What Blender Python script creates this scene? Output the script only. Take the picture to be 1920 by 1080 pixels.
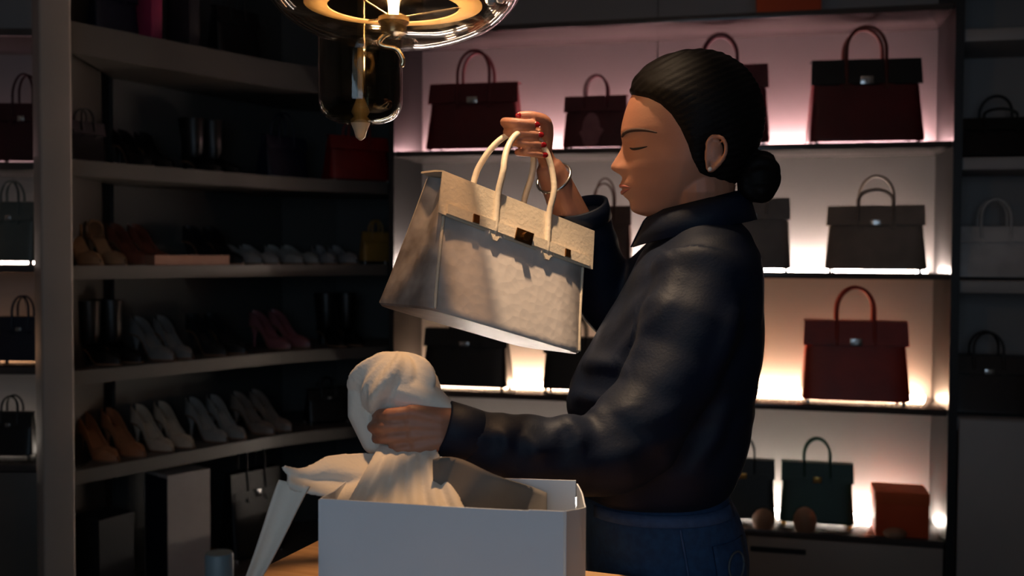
import bpy, bmesh, math, random
import numpy as np
from mathutils import Vector, Matrix, Euler

random.seed(4); rng = np.random.default_rng(4)
for o in list(bpy.data.objects): bpy.data.objects.remove(o)
scene = bpy.context.scene
COL = scene.collection
R = math.radians

# ------------------------------------------------------------------ camera, world, exposure
F = 1900.0                                   # focal length in pixels of the 1920 frame
CAMZ = 1.38
cd = bpy.data.cameras.new('camera'); cam = bpy.data.objects.new('camera', cd); COL.objects.link(cam)
cd.sensor_width = 36.0; cd.lens = 36.0 * F / 1920.0; cd.clip_start = 0.02
CM = Matrix.Translation((0, 0, CAMZ)) @ Matrix.Rotation(R(90 - 1.9), 4, 'X') @ Matrix.Rotation(R(0.3), 4, 'Z')
cam.matrix_world = CM
cd.dof.use_dof = True; cd.dof.focus_distance = 1.55; cd.dof.aperture_fstop = 4.5
scene.camera = cam
w = bpy.data.worlds.new('world'); scene.world = w; w.use_nodes = True
w.node_tree.nodes['Background'].inputs[0].default_value = (0.50, 0.66, 0.82, 1)
w.node_tree.nodes['Background'].inputs[1].default_value = 2.7
vs = scene.view_settings
vs.view_transform = 'Standard'; vs.look = 'None'; vs.gamma = 1.0; vs.use_curve_mapping = False; vs.exposure = 0.0
BULB = 150.0                                 # strength of the pendant bulb
LED = 105.0                                    # strength of the shelf light strips

SPOT = 200.0                                 # watts of the added ceiling downlight over the table

def P(px, py, d):
    """world point seen at pixel (px,py) of the 1920x1080 frame, d metres in front of the camera"""
    return CM @ Vector(((px - 960) / F * d, (540 - py) / F * d, -d))

# ------------------------------------------------------------------ materials
def lin(c):
    return tuple((v / 255 / 12.92) if v / 255 <= 0.04045 else ((v / 255 + 0.055) / 1.055) ** 2.4 for v in c) + (1,)
MATS = {}
def M(name, c=(128, 128, 128), rough=0.6, metal=0.0, c2=None, scale=8.0, bump=0.0, bscale=60.0, stretch=None, sheen=0.0, coat=0.0, spec=0.5, sss=0.0):
    if name in MATS: return MATS[name]
    m = bpy.data.materials.new(name); m.use_nodes = True; nt = m.node_tree
    b = nt.nodes['Principled BSDF']
    b.inputs['Base Color'].default_value = lin(c); b.inputs['Roughness'].default_value = rough
    b.inputs['Metallic'].default_value = metal; b.inputs['Specular IOR Level'].default_value = spec
    if sheen: b.inputs['Sheen Weight'].default_value = sheen
    if coat: b.inputs['Coat Weight'].default_value = coat
    if sss:
        b.inputs['Subsurface Weight'].default_value = sss; b.inputs['Subsurface Scale'].default_value = 0.01
    tc = nt.nodes.new('ShaderNodeTexCoord'); vec = tc.outputs['Object']
    if stretch:
        mp = nt.nodes.new('ShaderNodeMapping'); mp.inputs['Scale'].default_value = stretch
        nt.links.new(vec, mp.inputs[0]); vec = mp.outputs[0]
    if c2 is not None:
        n = nt.nodes.new('ShaderNodeTexNoise'); n.inputs['Scale'].default_value = scale; n.inputs['Detail'].default_value = 4
        nt.links.new(vec, n.inputs['Vector'])
        r = nt.nodes.new('ShaderNodeValToRGB'); r.color_ramp.elements[0].position = 0.35; r.color_ramp.elements[1].position = 0.65
        r.color_ramp.elements[0].color = lin(c); r.color_ramp.elements[1].color = lin(c2)
        nt.links.new(n.outputs['Fac'], r.inputs[0]); nt.links.new(r.outputs[0], b.inputs['Base Color'])
    if bump:
        n = nt.nodes.new('ShaderNodeTexNoise'); n.inputs['Scale'].default_value = bscale; n.inputs['Detail'].default_value = 3
        nt.links.new(vec, n.inputs['Vector'])
        bp = nt.nodes.new('ShaderNodeBump'); bp.inputs['Strength'].default_value = bump; bp.inputs['Distance'].default_value = 0.003
        nt.links.new(n.outputs['Fac'], bp.inputs['Height']); nt.links.new(bp.outputs[0], b.inputs['Normal'])
    MATS[name] = m; return m
def EM(name, c, s):
    m = bpy.data.materials.new(name); m.use_nodes = True; nt = m.node_tree
    nt.nodes.remove(nt.nodes['Principled BSDF']); e = nt.nodes.new('ShaderNodeEmission')
    e.inputs[0].default_value = lin(c); e.inputs[1].default_value = s
    nt.links.new(e.outputs[0], nt.nodes['Material Output'].inputs[0]); return m
def GLASS(name, tint, ior=1.5, smoke=0.92):
    m = bpy.data.materials.new(name); m.use_nodes = True; nt = m.node_tree
    nt.nodes.remove(nt.nodes['Principled BSDF'])
    t = nt.nodes.new('ShaderNodeBsdfTransparent'); t.inputs[0].default_value = tuple(v * smoke for v in lin(tint)[:3]) + (1,)
    g = nt.nodes.new('ShaderNodeBsdfGlossy'); g.inputs['Roughness'].default_value = 0.06
    lw = nt.nodes.new('ShaderNodeLayerWeight'); lw.inputs[0].default_value = 0.5
    pw = nt.nodes.new('ShaderNodeMath'); pw.operation = 'POWER'; pw.inputs[1].default_value = 4.0; nt.links.new(lw.outputs['Facing'], pw.inputs[0])
    fr = nt.nodes.new('ShaderNodeMath'); fr.operation = 'MULTIPLY_ADD'; fr.inputs[1].default_value = 0.8; fr.inputs[2].default_value = 0.05; nt.links.new(pw.outputs[0], fr.inputs[0])
    mx = nt.nodes.new('ShaderNodeMixShader')
    nt.links.new(fr.outputs[0], mx.inputs[0]); nt.links.new(t.outputs[0], mx.inputs[1]); nt.links.new(g.outputs[0], mx.inputs[2])
    nt.links.new(mx.outputs[0], nt.nodes['Material Output'].inputs[0]); return m

mWall = M('wall_paint', (150, 146, 142), 0.9, c2=(140, 136, 132), scale=3, bump=0.05)
mPanel = M('back_panel_white', (148, 143, 141), 0.5, c2=(144, 139, 137), scale=2)
mShelf = M('shelf_lacquer', (74, 68, 66), 0.22, c2=(68, 63, 61), scale=5)
mShoeShelf = M('shoe_shelf_lacquer', (84, 79, 74), 0.45, c2=(78, 74, 70), scale=4)
mCabinet = M('grey_cabinet_lacquer', (158, 152, 148), 0.5, c2=(150, 145, 142), scale=3)
mShoeBack = M('shoe_unit_back', (70, 71, 69), 0.7, c2=(64, 66, 65), scale=3)
mBlack = M('black_frame', (16, 15, 16), 0.4, c2=(20, 19, 20), scale=20)
mPost = M('post_paint', (160, 148, 138), 0.55, c2=(152, 142, 134), scale=3, bump=0.05)
mDrawer = M('drawer_lacquer', (150, 140, 132), 0.5, c2=(144, 135, 128), scale=3)
mWood = M('table_wood', (206, 166, 124), 0.45, c2=(190, 148, 104), scale=7, stretch=(1, 12, 12), bump=0.1)
mKnob = M('tan_wood', (150, 116, 92), 0.6, c2=(138, 104, 80), scale=12)
mGold = M('gold_metal', (230, 180, 100), 0.28, 1.0, c2=(220, 170, 92), scale=30)
mSilver = M('silver_metal', (200, 198, 196), 0.25, 1.0, c2=(188, 186, 184), scale=30)
mLeds = [EM('led_light_neutral', (255, 238, 222), LED), EM('led_light_amber', (255, 208, 170), LED), EM('led_light_soft', (255, 232, 220), LED), EM('led_light_rose', (255, 200, 202), LED)]
mFloor = M('floor_wood', (96, 84, 74), 0.5, c2=(82, 70, 62), scale=4, stretch=(1, 10, 1))
mCeil = M('ceiling_paint', (150, 146, 140), 0.9, c2=(146, 142, 138), scale=2)
def leather(name, c, rough=0.42):
    c2 = tuple(int(v * 0.86) for v in c)
    return M('leather_' + name, c, rough, c2=c2, scale=9, bump=0.25, bscale=160)

# ------------------------------------------------------------------ mesh helpers
def mesh_obj(name, verts, faces, mat=None, parent=None, smooth=True, local=None):
    me = bpy.data.meshes.new(name); me.from_pydata([tuple(v) for v in verts], [], [tuple(f) for f in faces]); me.update()
    bm = bmesh.new(); bm.from_mesh(me); bmesh.ops.recalc_face_normals(bm, faces=bm.faces); bm.to_mesh(me); bm.free()
    if smooth:
        me.polygons.foreach_set('use_smooth', [True] * len(me.polygons))
        if smooth == 'auto':
            try: me.set_sharp_from_angle(angle=R(35))
            except Exception: pass
    if mat: me.materials.append(mat)
    o = bpy.data.objects.new(name, me); COL.objects.link(o)
    if parent: o.parent = parent
    return o
def tag(o, label=None, cat=None, group=None, kind=None):
    if label: o['label'] = label
    if cat: o['category'] = cat
    if group: o['group'] = group
    if kind: o['kind'] = kind
    return o
def empty(name, loc=(0, 0, 0), rz=0.0, mat=None):
    o = bpy.data.objects.new(name, None); COL.objects.link(o); o.empty_display_size = 0.05
    if mat is not None: o.matrix_world = mat
    else: o.location = loc; o.rotation_euler = (0, 0, rz)
    return o
class MB:
    """collects pieces of ONE mesh"""
    def __init__(s): s.v = []; s.f = []
    def add(s, v, f):
        n = len(s.v); s.v += [tuple(p) for p in v]; s.f += [tuple(i + n for i in q) for q in f]; return s
    def build(s, name, mat, parent=None, smooth=False): return mesh_obj(name, s.v, s.f, mat, parent, smooth)
def boxg(x0, x1, y0, y1, z0, z1, b=0.0):
    if b <= 0:
        v = [(x, y, z) for x in (x0, x1) for y in (y0, y1) for z in (z0, z1)]
        f = [(0, 1, 3, 2), (4, 6, 7, 5), (0, 4, 5, 1), (2, 3, 7, 6), (0, 2, 6, 4), (1, 5, 7, 3)]
        return v, f
    bm = bmesh.new(); r = bmesh.ops.create_cube(bm, size=1)
    for q in bm.verts:
        q.co = Vector(((x0 + x1) / 2 + q.co.x * (x1 - x0), (y0 + y1) / 2 + q.co.y * (y1 - y0), (z0 + z1) / 2 + q.co.z * (z1 - z0)))
    bmesh.ops.bevel(bm, geom=bm.edges[:], offset=b, segments=2, affect='EDGES', profile=0.5)
    bm.verts.index_update(); v = [q.co.copy() for q in bm.verts]; f = [[q.index for q in p.verts] for p in bm.faces]; bm.free()
    return v, f
def box(name, x0, x1, y0, y1, z0, z1, mat, parent=None, b=0.0):
    v, f = boxg(x0, x1, y0, y1, z0, z1, b); return mesh_obj(name, v, f, mat, parent, 'auto' if b else False)
def prism(poly, z0, z1):
    n = len(poly); v = [(x, y, z0) for x, y in poly] + [(x, y, z1) for x, y in poly]
    f = [tuple(range(n))[::-1], tuple(range(n, 2 * n))] + [(i, (i + 1) % n, n + (i + 1) % n, n + i) for i in range(n)]
    return v, f
def rings(rs, cap=True, closed=True):
    rs = [np.asarray(r, float) for r in rs]; n = len(rs[0]); v = [p for r in rs for p in r]; f = []
    for k in range(len(rs) - 1):
        for i in range(n if closed else n - 1):
            j = (i + 1) % n; f.append((k * n + i, k * n + j, (k + 1) * n + j, (k + 1) * n + i))
    if cap:
        f.append(tuple(range(n))[::-1]); f.append(tuple(range((len(rs) - 1) * n, len(rs) * n)))
    return v, f
def tube(pts, rad, n=12, caps=True, up=None, squash=None):
    pts = [Vector(p) for p in pts]; m = len(pts)
    if not hasattr(rad, '__len__'): rad = [rad] * m
    T = []
    for i in range(m):
        t = (pts[min(i + 1, m - 1)] - pts[max(i - 1, 0)]); T.append(t.normalized() if t.length > 1e-9 else Vector((0, 0, 1)))
    ref = Vector(up) if up is not None else (Vector((0, 0, 1)) if abs(T[0].z) < 0.9 else Vector((1, 0, 0)))
    rs = []; nrm = (ref - T[0] * ref.dot(T[0])).normalized()
    for i in range(m):
        nrm = (nrm - T[i] * nrm.dot(T[i])).normalized(); bi = T[i].cross(nrm)
        q = squash[i] if squash else 1.0
        rs.append([pts[i] + nrm * (rad[i] * q * math.cos(a)) + bi * (rad[i] * math.sin(a)) for a in [2 * math.pi * k / n for k in range(n)]])
    if caps:       # rounded ends
        def capring(i, sgn):
            out = []
            for s, c in ((0.5, 0.866), (0.9, 0.43)):
                out.append([pts[i] + T[i] * (sgn * rad[i] * s) + (Vector(p) - pts[i]) * c for p in rs[i if i >= 0 else m - 1]])
            return out
        a = capring(0, -1); b = [[pts[-1] + T[-1] * (rad[-1] * s) + (Vector(p) - pts[-1]) * c for p in rs[-1]] for s, c in ((0.5, 0.866), (0.9, 0.43))]
        rs = a[::-1] + rs + b
    return rings(rs)
def spline(pts, n=24):
    pts = [Vector(p) for p in pts]; out = []; m = len(pts)
    for k in range(n):
        t = k / (n - 1) * (m - 1); i = min(int(t), m - 2); u = t - i
        p0 = pts[max(i - 1, 0)]; p1 = pts[i]; p2 = pts[i + 1]; p3 = pts[min(i + 2, m - 1)]
        out.append(0.5 * ((2 * p1) + (p2 - p0) * u + (2 * p0 - 5 * p1 + 4 * p2 - p3) * u * u + (3 * p1 - p0 - 3 * p2 + p3) * u ** 3))
    return out
def sheet(grid, th, off=0.0):
    """thick sheet from an m x n grid of points"""
    g = np.asarray(grid, float); m, n = g.shape[:2]
    du = np.gradient(g, axis=0); dv = np.gradient(g, axis=1); nr = np.cross(du, dv)
    nr /= (np.linalg.norm(nr, axis=2, keepdims=True) + 1e-12)
    a = g + nr * (off + th / 2); b = g + nr * (off - th / 2)
    v = np.concatenate([a.reshape(-1, 3), b.reshape(-1, 3)]); N = m * n; f = []
    for i in range(m - 1):
        for j in range(n - 1):
            q = (i * n + j, i * n + j + 1, (i + 1) * n + j + 1, (i + 1) * n + j); f.append(q); f.append(tuple(N + k for k in q[::-1]))
    for j in range(n - 1):
        f.append((j, N + j, N + j + 1, j + 1)); k = (m - 1) * n + j; f.append((k, k + 1, N + k + 1, N + k))
    for i in range(m - 1):
        k = i * n; f.append((k, k + n, N + k + n, N + k)); k = i * n + n - 1; f.append((k, N + k, N + k + n, k + n))
    return v, f
def sphere(c, r, nu=16, nv=10, rot=None):
    rx, ry, rz = r if hasattr(r, '__len__') else (r, r, r); v = []; f = []
    for i in range(1, nv):
        ph = math.pi * i / nv
        for j in range(nu):
            th = 2 * math.pi * j / nu; v.append(Vector((rx * math.sin(ph) * math.cos(th), ry * math.sin(ph) * math.sin(th), rz * math.cos(ph))))
    v += [Vector((0, 0, rz)), Vector((0, 0, -rz))]
    for i in range(nv - 2):
        for j in range(nu): f.append((i * nu + j, (i + 1) * nu + j, (i + 1) * nu + (j + 1) % nu, i * nu + (j + 1) % nu))
    for j in range(nu):
        f.append((len(v) - 2, j, (j + 1) % nu)); b = (nv - 2) * nu; f.append((len(v) - 1, b + (j + 1) % nu, b + j))
    return [(rot @ p if rot else p) + Vector(c) for p in v], f
def lathe(prof, n=40, c=(0, 0, 0)):
    rs = [[(c[0] + r * math.cos(2 * math.pi * k / n), c[1] + r * math.sin(2 * math.pi * k / n), c[2] + z) for k in range(n)] for r, z in prof]
    return rs
def remesh(mb, name, voxel, smooth, mat, parent=None, post=None):
    """union overlapping closed pieces into one continuous skin"""
    o = mesh_obj(name, mb.v, mb.f)
    mod = o.modifiers.new('r', 'REMESH'); mod.mode = 'VOXEL'; mod.voxel_size = voxel; mod.use_smooth_shade = True
    if smooth:
        sm = o.modifiers.new('s', 'SMOOTH'); sm.factor = 0.5; sm.iterations = smooth
    dg = bpy.context.evaluated_depsgraph_get(); me = bpy.data.meshes.new_from_object(o.evaluated_get(dg))
    bpy.data.objects.remove(o); me.name = name
    if post:
        n = len(me.vertices); co = np.empty(n * 3); me.vertices.foreach_get('co', co); no = np.empty(n * 3); me.vertices.foreach_get('normal', no)
        me.vertices.foreach_set('co', post(co.reshape(-1, 3), no.reshape(-1, 3)).ravel()); me.update()
    me.polygons.foreach_set('use_smooth', [True] * len(me.polygons))
    me.materials.clear(); me.materials.append(mat)
    r = bpy.data.objects.new(name, me); COL.objects.link(r)
    if parent: r.parent = parent
    return r
def px_line(px, A, B, back=0.0):
    """where the sight line of column px meets the ground line A-B moved back by 'back'"""
    A = Vector(A); B = Vector(B); d = (B - A).normalized(); n = Vector((-d.y, d.x))
    A = A + n * back; k = (px - 960) / F
    t = (k * A.y - A.x) / (d.x - k * d.y); return A + d * t

# ------------------------------------------------------------------ the room
box('floor', -3.0, 3.0, -1.1, 5.2, -0.05, 0.0, mFloor); tag(bpy.data.objects['floor'], kind='structure')
tag(box('ceiling', -3.0, 3.0, -1.1, 5.2, 2.9, 2.95, mCeil), kind='structure')
tag(box('wall_back', -3.0, 3.0, 5.0, 5.1, 0, 2.9, mWall), kind='structure')
tag(box('wall_left', -3.0, -2.9, -1.1, 5.0, 0, 2.9, mWall), kind='structure')
tag(box('wall_right', 2.9, 3.0, -1.1, 5.0, 0, 2.9, mWall), kind='structure')

WX0, WX1, WZ0, WZ1 = -1.0, 0.5, 0.95, 2.25
m = MB()
for q in ((-2.9, WX0, -1.1, -1.0, 0, 2.9), (WX1, 2.9, -1.1, -1.0, 0, 2.9), (WX0, WX1, -1.1, -1.0, 0, WZ0), (WX0, WX1, -1.1, -1.0, WZ1, 2.9)): m.add(*boxg(*q))
tag(m.build('wall_front', mWall), kind='structure')
win = empty('added_window_1', ((WX0 + WX1) / 2, -1.05, WZ0)); tag(win, kind='structure')  # unseen window, added for cool light on the shopping bag
ww = (WX1 - WX0) / 2; wh = WZ1 - WZ0
for q in ((-ww, ww, 0, 0.04), (-ww, ww, wh - 0.04, wh), (-ww, -ww + 0.04, 0.04, wh - 0.04), (ww - 0.04, ww, 0.04, wh - 0.04), (-0.02, 0.02, 0.04, wh - 0.04)): box('added_window_frame', q[0], q[1], -0.03, 0.03, q[2], q[3], mPost, win)
for x0, x1 in ((-ww + 0.04, -0.02), (0.02, ww - 0.04)): box('added_window_pane', x0, x1, -0.003, 0.003, 0.04, wh - 0.04, GLASS('added_window_glass', (250, 252, 254), 1.5, 0.98) if 'added_window_glass' not in bpy.data.materials else bpy.data.materials['added_window_glass'], win)
pl = bpy.data.lights.new('added_window_portal', 'AREA'); pl.shape = 'RECTANGLE'; pl.size = WX1 - WX0; pl.size_y = WZ1 - WZ0; pl.cycles.is_portal = True
po = bpy.data.objects.new('added_window_portal', pl); COL.objects.link(po); po.location = ((WX0 + WX1) / 2, -1.12, (WZ0 + WZ1) / 2); po.rotation_euler = (R(90), 0, 0)

# ------------------------------------------------------------------ lit display wall
A0 = Vector((-0.475, 4.13)); A1 = Vector((1.575, 3.645)); AL = (A1 - A0).length
AD = (A1 - A0).normalized(); AANG = math.atan2(AD.y, AD.x)
SH = [0.345, 0.825, 1.318, 1.795, 2.285]       # shelf tops of the lit wall
unit = empty('lit_display_shelving', (A0.x, A0.y, 0), AANG)
tag(unit, 'wide white display shelving with glowing shelf backs and black side frames', 'shelving')
DEP = 0.34
for x0, x1 in ((0, 1.02), (1.024, AL)):
    box('back_panel', x0, x1, DEP, DEP + 0.02, 0.345, 2.88, mPanel, unit)
for x0, x1 in ((-0.022, 0.0), (AL, AL + 0.03)):
    box('side_panel', x0, x1, -0.02, DEP + 0.02, 0, 2.88, mBlack, unit)
for k, z in enumerate(SH):
    s = box('shelf', 0.002, AL - 0.002, 0.0, DEP, z - 0.022, z, mShelf, unit, 0.002)
    if k < 4:
        box('light_strip', 0.03, AL - 0.03, DEP - 0.052, DEP - 0.034, z + 0.0005, z + 0.012, mLeds[k], s)
nd = 3
for k in range(nd):
    x0 = AL * k / nd + 0.004; x1 = AL * (k + 1) / nd - 0.004
    d = box('drawer', x0, x1, 0.0, 0.30, 0.06, 0.318, mDrawer, unit, 0.003)
    box('handle_slot', x0 + 0.012, x0 + 0.215, -0.003, 0.004, 0.262, 0.282, mBlack, d)
box('plinth', 0, AL, 0.03, 0.30, 0.0, 0.058, mBlack, unit)

# right-hand cabinet, continuing the wall unlit
B0 = A1 + AD * 0.034; BL = 0.86
cab = empty('tall_cabinet', (B0.x, B0.y, 0), AANG)
tag(cab, 'tall grey cabinet with open shelves of dark bags above a plain door', 'cabinet')
RZ = [0.80, 1.295, 1.735, 2.19]
box('side_panel', BL - 0.02, BL, 0, 0.36, 0, 2.88, mCabinet, cab)
box('back_panel', 0.0, BL - 0.02, 0.34, 0.36, 0, 2.88, mPanel, cab)
for z in RZ: box('shelf', 0.0, BL - 0.021, 0.0, 0.339, z - 0.045, z, mCabinet, cab, 0.003)
box('door', 0.004, BL - 0.004, -0.02, -0.001, 0.05, 0.797, mCabinet, cab, 0.002)
box('top_panel', 0.0, BL - 0.02, 0.0, 0.02, 2.35, 2.88, mBlack, cab)

# ------------------------------------------------------------------ shoe shelving with rounded corner
Z_A, Z_B, Z_C, Z_D, Z_E, Z_F = 2.115, 1.676, 1.336, 0.996, 0.673, 0.17
F0 = Vector((-1.408, 3.25)); F1 = Vector((-0.86, 3.98)); F2 = Vector((-0.515, 4.2))
def front_line(inset=0.0):
    a = F0; b = F1; c = F2
    pts = [a + (b - a) * t for t in np.linspace(0, 0.82, 6)]
    p0 = a + (b - a) * 0.82; p2 = b + (c - b) * 0.55
    pts += [(1 - t) ** 2 * p0 + 2 * t * (1 - t) * b + t * t * p2 for t in np.linspace(0.15, 1, 7)]
    pts.append(c); return pts
FR = front_line()
BK = [Vector((-0.515, 4.62)), Vector((-0.80, 4.62)), Vector((-1.02, 4.50)), Vector((-1.46, 3.72))]
su = empty('shoe_shelving', (-1.2, 3.9, 0)); tag(su, 'dark built-in shoe shelving turning a rounded corner beside the lit display', 'shelving')
def suchild(o): o.parent = su; o.matrix_parent_inverse = Matrix.Translation((1.2, -3.9, 0)); return o
poly = [tuple(p) for p in FR] + [tuple(p) for p in BK]
for z, th in ((Z_A, 0.1), (Z_B, 0.05), (Z_C, 0.045), (Z_D, 0.045), (Z_E, 0.045), (Z_F, 0.17)):
    v, f = prism(poly, z - th, z); suchild(mesh_obj('shelf', v, f, mShoeShelf, None, False))
bkp = [BK[3], BK[2], BK[1], BK[0]]
for a, b in zip(bkp[:-1], bkp[1:]):
    d = (b - a).normalized(); n = Vector((-d.y, d.x)) * 0.02
    v, f = prism([tuple(a), tuple(b), tuple(b + n), tuple(a + n)], 0.0, 2.88); suchild(mesh_obj('back_panel', v, f, mShoeBack, None, False))

# lit section at far left, behind the post
L0 = Vector((-2.42, 3.36)); LL = 0.91
lu = empty('lit_side_shelving', (L0.x, L0.y, 0)); tag(lu, 'narrow lit shelving with handbags beyond the pale post', 'shelving')
LZ = [Z_E - 0.002, Z_D, Z_C, Z_B]
box('back_panel', 0, LL, 0.32, 0.34, 0, 2.88, mPanel, lu)
for x0, x1 in ((-0.02, 0), (LL, LL + 0.015)): box('side_panel', x0, x1, 0.0, 0.34, 0, 2.88, mShoeShelf, lu)
mLedSide = {z: EM('side_led_' + n, c_, LED * 0.15) for z, n, c_ in zip(LZ, ('neutral', 'amber', 'soft', 'rose'), ((255, 238, 222), (255, 190, 140), (255, 232, 220), (255, 200, 202)))}
for z in LZ + [Z_A]:
    s = box('shelf', 0.001, LL - 0.001, 0, 0.319, z - 0.025, z, mShelf, lu, 0.002)
    if z < 2: box('light_strip', 0.02, LL - 0.02, 0.285, 0.30, z + 0.0005, z + 0.01, mLedSide[z], s)
box('base_door', 0, LL, 0.0, 0.02, 0.02, Z_E - 0.03, mShoeShelf, lu, 0.002)

# post
def rrect(hx, hy, r, n=5):
    o = []
    for cx, cy, a0 in ((hx - r, hy - r, 0), (-hx + r, hy - r, 90), (-hx + r, -hy + r, 180), (hx - r, -hy + r, 270)):
        for k in range(n): a = R(a0 + 90 * k / (n - 1)); o.append((cx + r * math.cos(a), cy + r * math.sin(a)))
    return o
pv, pf = prism(rrect(0.046, 0.046, 0.008), 0.0, 2.9)
post = mesh_obj('trim_1', pv, pf, mPost, None, 'auto'); pp = P(101, 540, 3.12); post.location = (pp.x, pp.y, 0); post.rotation_euler = (0, 0, R(38)); tag(post, kind='structure')

# ------------------------------------------------------------------ handbags
def handbag(label, group, loc, rz, W, H, D, hh, body, flap=None, handle=None, hw=None, mat=None, charm=None, lock=True, name='handbag', fronthandle=1.0, top=0.93, conv=0.35, feet=True, plates=False):
    flap = flap or body; handle = handle or flap; hw = hw or mSilver
    root = empty(name, loc, rz, mat); tag(root, label, 'handbag', group)
    ft = 0.012
    def hwid(z): t = (z - ft) / (H - ft); return W / 2 * (1 - (1 - top) * t)
    def hdep(z): t = max(0, (z - ft) / (H - ft)); return D / 2 * (1 - 0.66 * t ** 0.85)
    rs = []
    for k, t in enumerate((0, 0.015, 0.05, 0.25, 0.5, 0.75, 0.95, 1.0)):
        z = ft + t * (H - ft); sc = 0.965 if k == 0 else (0.99 if k == 1 else 1.0); ring = []
        for a in np.linspace(0, 2 * math.pi, 44, endpoint=False):
            c, s = math.cos(a), math.sin(a); e = 2 / 7.0
            x = abs(c) ** e * (1 if c > 0 else -1); y = abs(s) ** e * (1 if s > 0 else -1)
            pin = 0.14 * t * (1 - min(1, abs(y))) ** 0.7 * abs(x) ** 6            # gusset folds inwards
            bul = 1 + 0.05 * math.sin(math.pi * t) * (1 - x * x)
            ring.append((hwid(z) * x * sc * (1 - pin), hdep(z) * y * sc * bul, z))
        rs.append(ring)
    v, f = rings(rs); mesh_obj('body', v, f, body, root, 'auto')
    # flap wrapping over the top, notched round the handles
    fz = 0.70 * H; xs = np.linspace(-1, 1, 41); rows = []
    hx = 0.17 * W
    def fbot(x):
        a = abs(abs(x) - hx); n = 0.10 * H * max(0, 1 - (a / (0.055 * W)) ** 4) if a < 0.055 * W else 0
        return fz + n + 0.01 * H * (abs(x) / (W / 2)) ** 3
    for r in range(7):
        row = []
        for x in xs:
            X = x * (hwid(H) + 0.002)
            if r < 4:
                zb = fbot(X); z = zb + (H + 0.002 - zb) * r / 3; xx = x * (hwid(z) + 0.001)
                row.append((xx, -hdep(z) * (1 + 0.05 * math.sin(math.pi * (z / H)) * (1 - x * x)) - 0.0035, z))
            else:
                q = (r - 3) / 3; row.append((X, -hdep(H) - 0.0035 + q * 2 * hdep(H), H + 0.0035))
        rows.append(row)
    v, f = sheet(rows, 0.003); mesh_obj('flap', v, f, flap, root, 'auto')
    # belt with two metal plates
    bz = 0.755 * H; bh = 0.036 * H
    g = [[(x * hwid(z) * 0.93, -hdep(z) * (1 + 0.045 * (1 - x * x)) - 0.0085, z) for x in np.linspace(-1, 1, 21)] for z in (bz - bh, bz + bh)]
    v, f = sheet(g, 0.004); belt = mesh_obj('belt', v, f, flap, root, 'auto')
    for s in (-1, 1) if plates else ():
        g = [[(s * 0.30 * W + u, -hdep(z) * 1.035 - 0.0115, z) for u in np.linspace(-0.017 * W, 0.017 * W, 3)] for z in (bz - bh * 0.8, bz + bh * 0.8)]
        v, f = sheet(g, 0.003); mesh_obj('belt_plate', v, f, hw, belt, False)
    if lock:
        y = -hdep(bz) * 1.05 - 0.012
        lk = box('lock_plate', -0.055 * W, 0.055 * W, y - 0.002, y + 0.001, bz - 0.06 * H * 0.75, bz + 0.06 * H * 0.75, hw, root, 0.0008)
        v, f = tube([(0, y - 0.001, bz), (0, y - 0.009, bz)], 0.022 * W, 14, False); mesh_obj('turn_lock', v, f, hw, lk, 'auto')
    # two arched handles
    hr = max(0.0042, 0.0165 * W)
    for s in (-1, 1):
        hmul = fronthandle if s < 0 else 1.0
        def yy(z): return s * (hdep(min(z, H)) * 1.04 + 0.006)
        pts = [(-hx, yy(0.72 * H), 0.72 * H), (-hx, yy(0.84 * H), 0.84 * H), (-hx, yy(H), H)]
        for a in np.linspace(180, 0, 13): pts.append((hx * math.cos(R(a)), yy(H) * (1 - conv * math.sin(R(a))), H + hh * 0.30 * hmul + (hh * 0.70 * hmul) * math.sin(R(a))))
        pts += [(hx, yy(H), H), (hx, yy(0.84 * H), 0.84 * H), (hx, yy(0.72 * H), 0.72 * H)]
        q = spline(pts, 40); v, f = tube(q, hr, 10); h = mesh_obj('handle', v, f, handle, root, True)
        for t in (-1, 1):
            g = [[(t * hx + u * (1 if z > 0.69 * H else 0.4), yy(z) * 1.0 + s * 0.001, z) for u in np.linspace(-0.03 * W, 0.03 * W, 3)] for z in (0.655 * H, 0.695 * H, 0.75 * H)]
            v, f = sheet(g, 0.003); mesh_obj('handle_tab', v, f, handle, h, False)
    for sx in (-1, 1) if feet else ():
        for sy in (-1, 1):
            v, f = tube([(sx * W * 0.43, sy * D * 0.38, 0.0), (sx * W * 0.43, sy * D * 0.38, ft + 0.001)], 0.007, 10, False); mesh_obj('foot', v, f, hw, root, 'auto')
    if plates:
        for sx in (-1, 1):
            for sy in (-1, 1):
                pts = [(sx * hwid(z) * 0.912, sy * hdep(z) * 0.915, z) for z in np.linspace(ft + 0.006, 0.70 * H if sy < 0 else H - 0.004, 9)]
                mesh_obj('edge_piping', *tube(pts, 0.0026, 8), flap, root, True)
    if charm: charm(root, W, H, D, hdep)
    return root

def shelf_bag(label, group, shelf, px, wpx, top, base, htop, body, line=(A0, A1), back=0.16, zs=None, yaw=0.0, drel=0.5, **kw):
    p = px_line(px, line[0], line[1], back); d = p.y * math.cos(R(1.9))
    W = wpx * d / F / 0.99; H = (base - top) * d / F; hh = (top - htop) * d / F
    ang = math.atan2((line[1] - line[0]).y, (line[1] - line[0]).x)
    return handbag(label, group, (p.x, p.y, zs if zs is not None else SH[shelf]), ang + R(yaw), W, H, min(0.20, W * drel), hh, body, **kw)

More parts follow.
